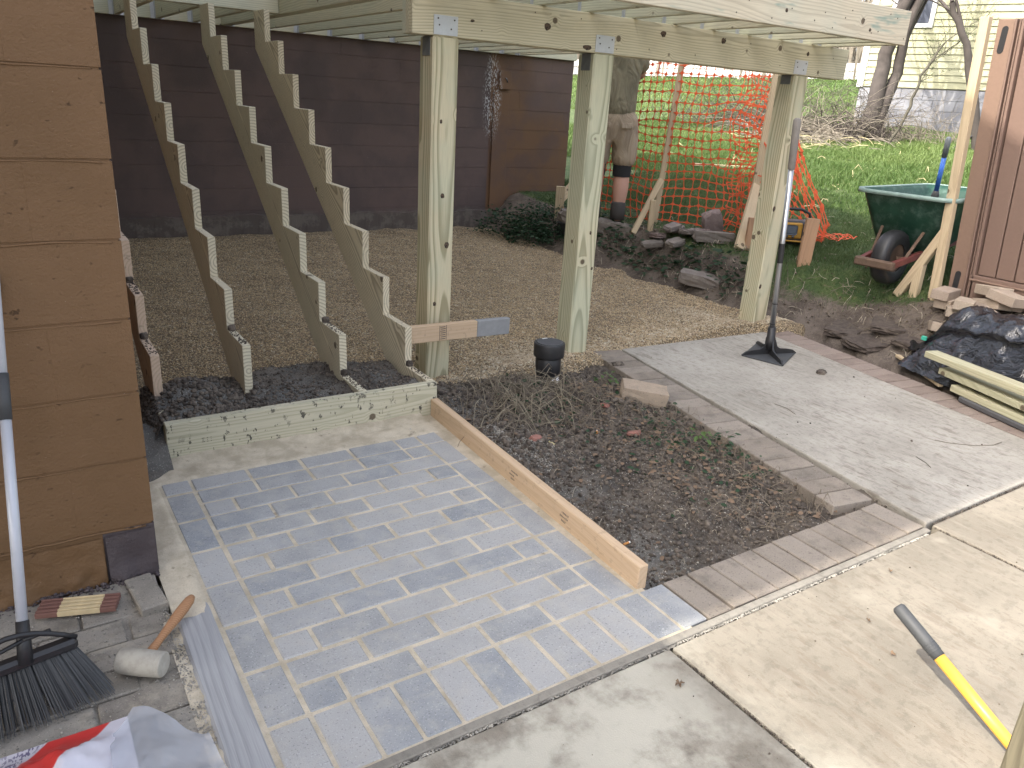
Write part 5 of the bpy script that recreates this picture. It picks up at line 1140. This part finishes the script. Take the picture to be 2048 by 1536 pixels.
# ------------------------------------------------------------------ person
def skinned(name, pts, edges, mat, parent, sub=2, root=0, smooth=True):
    m = bpy.data.meshes.new(name); m.from_pydata([p[:3] for p in pts], edges, []); o = bpy.data.objects.new(name, m); link(o, parent); m.materials.append(mat)
    s = o.modifiers.new('skin', 'SKIN'); s.use_smooth_shade = True
    if not m.skin_vertices: m.attributes.new  # layer is made by the modifier data below
    if len(m.skin_vertices) == 0:
        import bmesh
        bm = bmesh.new(); bm.from_mesh(m); bm.verts.layers.skin.verify(); bm.to_mesh(m); bm.free()
    d = m.skin_vertices[0].data
    for i, p in enumerate(pts): r_ = p[3]; d[i].radius = r_ if isinstance(r_, tuple) else (r_, r_); d[i].use_root = (i == root)
    u = o.modifiers.new('sub', 'SUBSURF'); u.levels = sub; u.render_levels = sub; return o
def person():
    t = thing('person', 'person in olive shirt, khaki shorts and dark boots standing behind the middle post', 'person')
    sk = plain('skin', (.50, .29, .22), .55, 0, .06, 8); 
    def cloth(nm, c):
        q = N(nm); co = q.co(); n = q.noise(q.vm('MULTIPLY', co, (1, 1, .45)), 9, 3, .5, 1.6); q.bump(n, 1.0, .03); return q.done(q.mix(q.step(n, .4, .65), tuple(x * .75 for x in c), c), .9)
    sh, sr, bt, bk = cloth('olive_shirt', (.27, .245, .17)), cloth('khaki_shorts', (.42, .34, .25)), plain('dark_boot', (.05, .045, .042), .8), plain('black_cloth', (.02, .02, .022), .9)
    J = [(0, 0, .98, .13), (0, -.01, 1.16, .125), (0, 0, 1.36, .14), (0, .01, 1.47, .085), (0, .02, 1.56, .052), (0, .035, 1.66, .085), (0, .045, 1.74, .075)]
    E_ = [(0, 1), (1, 2), (2, 3), (3, 4), (4, 5), (5, 6)]
    def add(chain, par):
        k = par
        for p in chain: J.append(p); E_.append((k, len(J) - 1)); k = len(J) - 1
        return k
    for s_ in (-1, 1):
        add([(s_ * .10, 0, .90, .10), (s_ * .12, .02 * s_, .70, .095), (s_ * .12, .02 * s_, .47, .078), (s_ * .12, -.01, .33, .083), (s_ * .118, -.02, .14, .050), (s_ * .115, -.02, .06, .045), (s_ * .12, .10, .03, .034)], 0)
        k = add([(s_ * .17, .0, 1.44, .058), (s_ * .22, .12, 1.27, .045), (s_ * .18, .33, 1.30, .034), (s_ * .165, .38, 1.31, .026), (s_ * .16, .43, 1.315, .030)], 2)
        for f_ in range(4): add([(s_ * (.175 - f_ * .018), .47, 1.325 - f_ * .004, .010), (s_ * (.172 - f_ * .018), .50 + .006 * (f_ in (1, 2)), 1.315 - f_ * .004, .0088), (s_ * (.168 - f_ * .016), .515, 1.295 - f_ * .004, .008)], k)
        add([(s_ * .135, .43, 1.33, .0105), (s_ * .125, .455, 1.335, .0095)], k)
    b = skinned('body', J, E_, sk, t, 2)
    skinned('shirt', [(0, 0, .90, (.205, .165)), (0, -.012, 1.02, (.20, .165)), (0, -.012, 1.20, (.20, .165)), (0, 0, 1.36, (.215, .155)), (0, .005, 1.47, (.12, .11)), (.18, 0, 1.42, .095), (.235, .07, 1.29, .088), (-.18, 0, 1.42, .095), (-.235, .07, 1.29, .088)], [(0, 1), (1, 2), (2, 3), (3, 4), (3, 5), (5, 6), (3, 7), (7, 8)], sh, t)
    s = skinned('shorts', [(0, 0, 1.06, (.195, .16)), (0, -.01, .90, (.215, .185)), (.11, 0, .78, .140), (.122, .01, .64, .130), (.125, .01, .49, .118), (-.11, 0, .78, .140), (-.122, .01, .64, .130), (-.125, .01, .49, .118)], [(0, 1), (1, 2), (2, 3), (3, 4), (1, 5), (5, 6), (6, 7)], sr, t, root=1)
    for s_ in (-1, 1):
        V, F = chbox(.105, .008, .045, .004); mesh('pocket_flap', V, F, sr, s, loc=(s_ * .10, -.168, .86), rot=(R(-8), 0, s_ * .35))
        V, F = lathe([(.082, .43), (.085, .46), (.085, .56)], 20); mesh('undershort_hem', [(v[0] + s_ * .118, v[1] + .01, v[2]) for v in V], F[:-2], bk, t, True)
        V, F = lathe([(.066, .06), (.070, .12), (.068, .20), (.058, .215)], 18); mesh('boot_shaft', [(v[0] + s_ * .115, v[1] - .018, v[2]) for v in V], F, bt, t, True)
        skinned('boot', [(s_ * .115, -.045, .055, (.05, .052)), (s_ * .117, .05, .055, (.052, .05)), (s_ * .12, .13, .045, (.052, .042)), (s_ * .122, .18, .038, (.038, .03))], [(0, 1), (1, 2), (2, 3)], bt, t); V, F = chbox(.10, .30, .022, .006); mesh('boot_sole', V, F, bk, t, loc=(s_ * .118, .065, .011))
    # head details and short hair
    for s_ in (-1, 1): rock('ear', (.018, .035, .06), sk, t, 5, (s_ * .088, .035, 1.665), boxy=.2, rough=.02); rock('eye', (.022, .016, .014), M_white, t, 6, (s_ * .034, .122, 1.685), boxy=.1, rough=.0)
    rock('nose', (.028, .04, .045), sk, t, 7, (0, .135, 1.655), boxy=.3, rough=.02); rock('mouth', (.05, .012, .012), plain('lip', (.34, .13, .11), .5), t, 8, (0, .122, 1.618), boxy=.2, rough=.01)
    rock('hair', (.19, .20, .14), plain('brown_hair', (.06, .04, .025), .9), t, 9, (0, .01, 1.735), boxy=.15, rough=.03, sub=4)
    t.location = (4.385, 2.90, hz(4.45, 2.88) - .02); t.rotation_euler = (0, 0, R(-34)); t.scale = (1.0, 1.0, 1.04); return t
person()

# ------------------------------------------------------------------ neighbour house
def neighbour():
    cr = Vector((14.6, 7.50)); dr = Vector((.363, -.932)); nr = Vector((.932, .363)); zb = 2.15
    t = thing('neighbour_house', 'pale yellow clapboard house with a white block foundation', 'house', (cr.x, cr.y, 1.4)); th = math.atan2(dr.y, dr.x)
    q = N('yellow_siding'); co = q.wpos(); M_sd = q.done(q.mix(q.step(q.noise(co, 1.2, 5, .6), .4, .7), (.34, .335, .215), (.38, .375, .26)), .7)
    q = N('white_foundation'); co = q.wpos(); c = q.mix(q.step(q.noise(co, .9, 5, .65), .42, .6), (.18, .185, .21), (.28, .285, .31)); c = q.mix(q.math('MULTIPLY', q.step(q.noise(co, 2.1, 4), .58, .7), .6), c, (.28, .26, .22)); q.bump(q.noise(co, 20, 4), .4, .01); M_f = q.done(c, .9)
    Q = Matrix.Translation((cr.x, cr.y, 0)) @ Matrix.Rotation(th, 4, 'Z')   # local x along the wall, local -y faces us
    sgn = -1
    def B(nm, lo, hi, m, par=t, c=.004):
        lo = np.array(lo, float); hi = np.array(hi, float); V, F = chbox(*(hi - lo), min(c, (hi - lo).min() * .3)); return mesh(nm, [Q @ Vector(np.array(v) + (lo + hi) / 2) for v in V], F, m, par)
    front = Q.to_3x3() @ Vector((0, 1, 0)); s_ = 1 if front.dot(Vector((-1, 0, 0))) > 0 else -1   # outward direction along local y
    def O(nm, x0, x1, y0, y1, z0, z1, m, par=t, c=.004):   # y measured outward
        ya, yb = sorted((y0 * s_, y1 * s_)); return B(nm, (x0, ya, z0), (x1, yb, z1), m, par, c)
    O('wall_core', .02, 9, -5, -.03, .6, 6.8, M_sd); O('foundation', 0, 9, -.6, -.012, .5, zb - .02, M_f)
    zz = zb - .02
    k = 0
    while zz > .9:
        x = -.2 if k % 2 else 0
        while x < 7.5: a_ = max(x, 0); O('foundation_block', a_ + .006, x + .394, -.05, 0, zz - .194, zz, M_f); x += .4
        zz -= .2; k += 1
    z = zb; k = 0; gap = .122
    while z < 5.2:
        # each clapboard tilts: its lower edge stands proud
        def P(x, y, z_): return Q @ Vector((x, y * s_, z_))
        for xa, xb in (((0, .31), (1.11, 9)) if 3.16 < z < 4.45 else ((0, 9),)):
            V = [P(xa, .022, z), P(xb, .022, z), P(xb, .004, z + gap), P(xa, .004, z + gap), P(xa, -.01, z), P(xb, -.01, z), P(xb, -.01, z + gap), P(xa, -.01, z + gap)]
            mesh('clapboard', V, [(0, 1, 2, 3), (4, 5, 1, 0), (3, 2, 6, 7), (0, 3, 7, 4), (1, 5, 6, 2), (7, 6, 5, 4)], M_sd, t)
        z += gap; k += 1
    O('corner_board', -.06, .06, -.06, .035, zb - .02, 5.4, M_white)
    w_ = O('window', .32, 1.10, -.02, .04, 3.22, 4.5, M_white); O('pane', .40, 1.02, .035, .044, 3.30, 4.4, plain('window_glass', (.09, .10, .13), .15), w_)
    O('basement_window', 3.1, 3.9, -.03, .012, 1.62, 2.0, plain('glass_block', (.55, .60, .68), .3)); O('eave', -.5, 9.4, -5.4, .5, 6.8, 7.0, M_shingle)
    return Q, s_
neighbour()

# ------------------------------------------------------------------ bare trees, brush and hose by the neighbour house
M_bark = plain('grey_bark', (.065, .055, .05), .95, 0, .3, 7, .8); M_bark2 = plain('young_bark', (.085, .078, .06), .95, 0, .25, 9); M_bud = m_blade('spring_bud', (.10, .15, .05), (.16, .2, .08), (.2, .2, .1)); M_vine = plain('vine_wood', (.20, .175, .14), .9, 0, .25, 6)
def branchy(acc, buds, p, d, r, L, depth, rg, droop=0.0, spread=.55, kids=3):
    P = [p.copy()]; q_ = p.copy(); dd = d.copy(); n = 5; R0 = [r]
    for i in range(n):
        dd = (dd + Vector((rg.gauss(0, .10), rg.gauss(0, .10), rg.gauss(0, .06) - droop * .1))).normalized(); q_ = q_ + dd * L / n; P.append(q_.copy()); R0.append(r * (1 - .45 * (i + 1) / n))
    acc.tube(P, R0, 6 if r > .02 else 4)
    if depth <= 0 or r < .0024:
        buds.append(tuple(q_)); return
    for k in range(kids):
        i = rg.randint(2, n); s = P[i]; ax = Vector((rg.gauss(0, 1), rg.gauss(0, 1), rg.gauss(0, .6))).normalized(); nd = (dd + ax * spread * rg.uniform(.7, 1.6)).normalized(); branchy(acc, buds, s, nd, R0[i] * rg.uniform(.45, .7), L * rg.uniform(.5, .8), depth - 1, rg, droop, spread, kids)
    branchy(acc, buds, q_, dd, R0[-1] * .95, L * .75, depth - 1, rg, droop, spread, kids)
def tree(lab, trunks, seed, depth=3, mat=M_bark, budn=1, kids=3, spread=.55):
    b0 = trunks[0][0][0]; t = thing('bare_tree', lab, 'tree', b0, 0, 'bare trees by the yellow house'); rg = random.Random(seed); tr = Acc(); cr = Acc(); buds = []
    for pts, r0, r1, Lb in trunks:
        P = [Vector(p) for p in pts]; n = len(P); fine = []
        for a_, b_ in zip(P, P[1:]):
            for k in range(4): fine.append(a_.lerp(b_, k / 4) + Vector((rg.gauss(0, 1), rg.gauss(0, 1), 0)) * .012)
        fine.append(P[-1]); rr_ = [r0 + (r1 - r0) * k / (len(fine) - 1) for k in range(len(fine))]; tr.tube(fine, rr_, 10)
        d = (P[-1] - P[-2]).normalized()
        for k in range(kids + 1): branchy(cr, buds, fine[-1 - k * 2], (d + Vector((rg.gauss(0, .5), rg.gauss(0, .5), rg.uniform(0, .5)))).normalized(), r1 * .75, Lb, depth, rg, 0, spread, kids)
    tr.out('trunk', mat, t, True); tag(cr.out('crown', mat, t, True), kind='stuff')
    if budn:
        P = np.array([b for b in buds for _ in range(budn)]) + np.random.default_rng(seed).normal(size=(len(buds) * budn, 3)) * .03
        T = [(0, 1, 5), (1, 2, 5), (2, 4, 5), (2, 3, 4)]; lv = [(-1, 0, 0), (-.3, .5, .12), (.5, .42, .1), (1, 0, -.05), (.5, -.42, .1), (-.3, -.5, .12)]
        tag(scatter('buds', lv, T, P, np.full(len(P), .013), M_bud, t), kind='stuff')
G_ = lambda x, y, dz=0: (x, y, hz(x, y) + dz)
tree('thick twin trunked old tree wrapped in vines before the yellow siding', [([G_(12.75, 6.0, -.1), (12.86, 5.95, 1.75), (13.05, 6.05, 2.4), (13.1, 6.02, 3.2), (13.35, 5.75, 4.2)], .15, .09, 1.2), ([G_(12.85, 5.9, -.1), (13.0, 5.85, 1.8), (13.30, 5.92, 2.3), (13.25, 5.9, 3.0), (13.5, 5.7, 4.2)], .11, .07, 1.2)], 5, 2)
tree('slim leaning tree rising behind the wooden post with fine bare twigs', [([(12.5, 3.75, 1.0), (12.3, 3.95, 1.9), (12.1, 4.15, 2.65), (11.9, 4.40, 3.2)], .075, .04, 1.0)], 8, 5, kids=2, spread=.65)
tree('thin tree at the far right top above the brown panel', [([(13.2, 3.0, 1.2), (13.0, 3.15, 2.6), (12.9, 3.3, 3.5)], .05, .03, .7)], 9, 3)
tree('slender curved sapling with green buds against the foundation', [([G_(12.2, 5.15, -.05), (12.35, 4.95, 1.75), (12.35, 4.9, 2.2), (12.5, 4.72, 2.7)], .028, .014, .45)], 10, 3, M_bark2, 5, 3)
def brush(name, lab, c_, ext, n, L, seed, mat, up=.6, rad=.005):
    rg = random.Random(seed); a = Acc()
    for _ in range(n):
        x = c_[0] + rg.gauss(0, ext[0]); y = c_[1] + rg.gauss(0, ext[1]); p = Vector(G_(x, y, rg.random() * .15)); d = Vector((rg.gauss(0, 1), rg.gauss(0, 1), abs(rg.gauss(0, up)) + .1)).normalized(); l = L * rg.uniform(.4, 1.3); P = [p]; dd = d
        for i in range(7): dd = (dd + Vector((rg.gauss(0, .14), rg.gauss(0, .14), -.16))).normalized(); P.append(P[-1] + dd * l / 7)
        P = [Vector((q_.x, q_.y, max(q_.z, hz(q_.x, q_.y) + .01))) for q_ in P]; a.tube(P, [rad * (1 - .1 * i) for i in range(8)], 4)
    return tag(a.out(name, mat), lab, 'brush', kind='stuff')
brush('brush_heap', 'heap of arching pale bare branches before the old tree', (12.35, 6.45), (.55, .65), 420, 1.15, 4, M_vine, .5, .008)
brush('vine_tangle', 'tangle of vines and brambles round the old tree foot', (12.65, 5.85), (.22, .3), 260, .9, 5, M_bark, 1.3, .006)
brush('dry_stalks', 'thin dry stalks standing before the white foundation', (12.75, 4.9), (.2, .55), 190, .9, 6, M_vine, 3.5, .0035)
brush('left_thicket', 'dark brown thicket at the left behind the third post', (12.9, 8.2), (.6, .9), 460, 1.5, 7, M_bark2, 2.0, .007)
brush('fallen_limb_twigs', 'pale twigs fallen on the grass edge below the brush', (11.6, 6.3), (.5, .6), 90, .6, 8, M_straw, .15, .006)
o = tube('black_hose', [(11.9, 4.75, hz(11.9, 4.75) + .05), (12.1, 4.5, hz(12.1, 4.5) + .03), (12.3, 4.1, hz(12.3, 4.1) + .05), (12.4, 3.8, 1.42), (12.5, 3.5, 1.75), (12.6, 3.2, 2.0)], .018, M_black); tag(o, 'black hose curving up the foundation by the wooden post', 'hose')
o = lumber('fallen_limb', G_(11.3, 7.25, .35), G_(11.9, 6.35, .12), .05, .05, M_bark, c=.015); tag(o, 'dark fallen limb arching from the brush at the left', 'branch')
# things far up the slope, seen through the top of the net
def far():
    t = thing('white_fence', 'long low white fence at the top of the lawn', 'fence', (31, 27, 4)); M_w = plain('fence_white', (.70, .70, .68), .8)
    a0, a1 = Vector((20, 36)), Vector((40, 15)); n = 22
    for i in range(n):
        p = a0.lerp(a1, i / (n - 1)); z = hz(p.x, p.y); box('fence_post', (p.x - .06, p.y - .06, z - .3), (p.x + .06, p.y + .06, z + 1.0), M_w, t)
        if i < n - 1:
            q_ = a0.lerp(a1, (i + 1) / (n - 1))
            for h_ in (.25, .62): lumber('fence_rail', (p.x, p.y, z + h_), (q_.x, q_.y, hz(q_.x, q_.y) + h_), .06, .33, M_w, t)
    for i, (x, y, lab) in enumerate(((26, 38, 'distant bare grey wood line left of the worker'), (34, 32, 'distant bare grey wood line behind the fence middle'), (42, 24, 'distant bare grey wood line toward the yellow house'))):
        rg = random.Random(i); a = Acc()
        for _ in range(420):
            xx = x + rg.gauss(0, 3.5); yy = y + rg.gauss(0, 3.5); h0 = hz(xx, yy); H = rg.uniform(2, 7); a.tube([(xx, yy, h0), (xx + rg.gauss(0, .3), yy + rg.gauss(0, .3), h0 + H * .5), (xx + rg.gauss(0, .9), yy + rg.gauss(0, .9), h0 + H)], [.07, .05, .02], 4)
        tag(a.out('far_thicket', M_vine), lab, 'trees', kind='stuff')
far()
o = lumber('garden_plank', (7.6, 5.0, hz(7.6, 5.0) + .05), (8.35, 4.15, hz(8.35, 4.15) + .04), .09, .03, M_spf); tag(o, 'pale plank lying on the lawn beyond the orange net', 'plank')
# leaves and clods on the driveway
def dleaf(x, y, s, rz, lab, grp=None):
    rg = random.Random(int(x * 100)); V = [(0, 0, .004)]; n = 14
    for k in range(n): a_ = 2 * math.pi * k / n; r_ = s * (.35 + .65 * (k % 3 != 1)) * rg.uniform(.7, 1.1); V.append((r_ * math.cos(a_), r_ * .7 * math.sin(a_), .002 + rg.uniform(0, .008)))
    o = mesh('dead_leaf', V, [(0, k + 1, (k + 1) % n + 1) for k in range(n)], M_litter, None, loc=(x, y, -.001), rot=(0, 0, rz)); return tag(o, lab, 'leaf')
M_litter.node_tree
dleaf(.985, -1.645, .020, .4, 'curled brown oak leaf on the pale dusty driveway'); dleaf(1.70, -1.73, .012, 1, 'small dark leaf beside the grey tool grip'); dleaf(1.62, -1.86, .011, 2, 'small curled leaf left of the tool shadow'); dleaf(2.02, -1.60, .012, .2, 'small flat leaf nearest the border on the sunny driveway')
rg_ = np.random.default_rng(5); n = 320; x = .4 + rg_.random(n) * 3.2; y = -1.55 - rg_.random(n) * 1.1; tag(scatter('driveway_specks', ICO_V, ICO_F, np.stack([x, y, np.full(n, -.003)], 1), 0.0006 + .0032 * rg_.random(n) ** 7, M_clod), 'tiny soil specks scattered on the driveway', 'dirt', kind='stuff')
n = 130; x = 2.5 + rg_.random(n) * 1.5; y = -1.4 + rg_.random(n) * 2.1; k = (x > 2.46 + .16 * (y + 1.47)) & (x < 3.7 + .16 * (y + 1.47)); x, y = x[k], y[k]; tag(scatter('path_crumbs', ICO_V, ICO_F, np.stack([x, y, np.full(len(x), .004)], 1), .0006 + .008 * rg_.random(len(x)) ** 9, M_clod), 'soil crumbs scattered on the concrete path', 'dirt', kind='stuff')
n = 1300; y = -1.3 + rg_.random(n) * 2; x = 2.33 + .16 * (y + 1.2) + rg_.random(n) * .2; tag(scatter('border_dirt', ICO_V, ICO_F, np.stack([x, y, np.full(n, -.024)], 1), .001 + .007 * rg_.random(n) ** 4, M_clod), 'dirt crumbs on the brick border beside the bed', 'dirt', kind='stuff')
tag(rock('dirt_clod', (.07, .06, .045), M_clod, None, 71, (2.60, .52, -.008), (0, 0, 0), 3, .2, .3), 'dark clod resting on the border pavers above the tan block', 'clod')
tag(rock('dirt_clod', (.075, .05, .022), M_clod, None, 72, (3.66, -.12, .010), (0, 0, .4), 3, .2, .3), 'flat dark clod on the slab in front of the tamper foot', 'clod')
for i, (x, y, r_, lab) in enumerate(((2.0, -.62, .07, 'long curved dry twig on the slab'),)):
    pass
for i, (P, lab) in enumerate((([(3.30, -1.03), (3.33, -1.08), (3.42, -1.16), (3.52, -1.20), (3.60, -1.20)], 'long thin root lying on the slab near the right edge'), ([(2.95, -.35), (2.96, -.42), (2.93, -.50)], 'short curved twig in the middle of the slab'), ([(3.02, -1.10), (3.00, -1.16), (2.97, -1.20)], 'tiny bent twig near the slab front'))):
    o = tube('twig', [(x, y, .006) for x, y in P], .0014, M_twig, None, 5); tag(o, lab, 'twig')
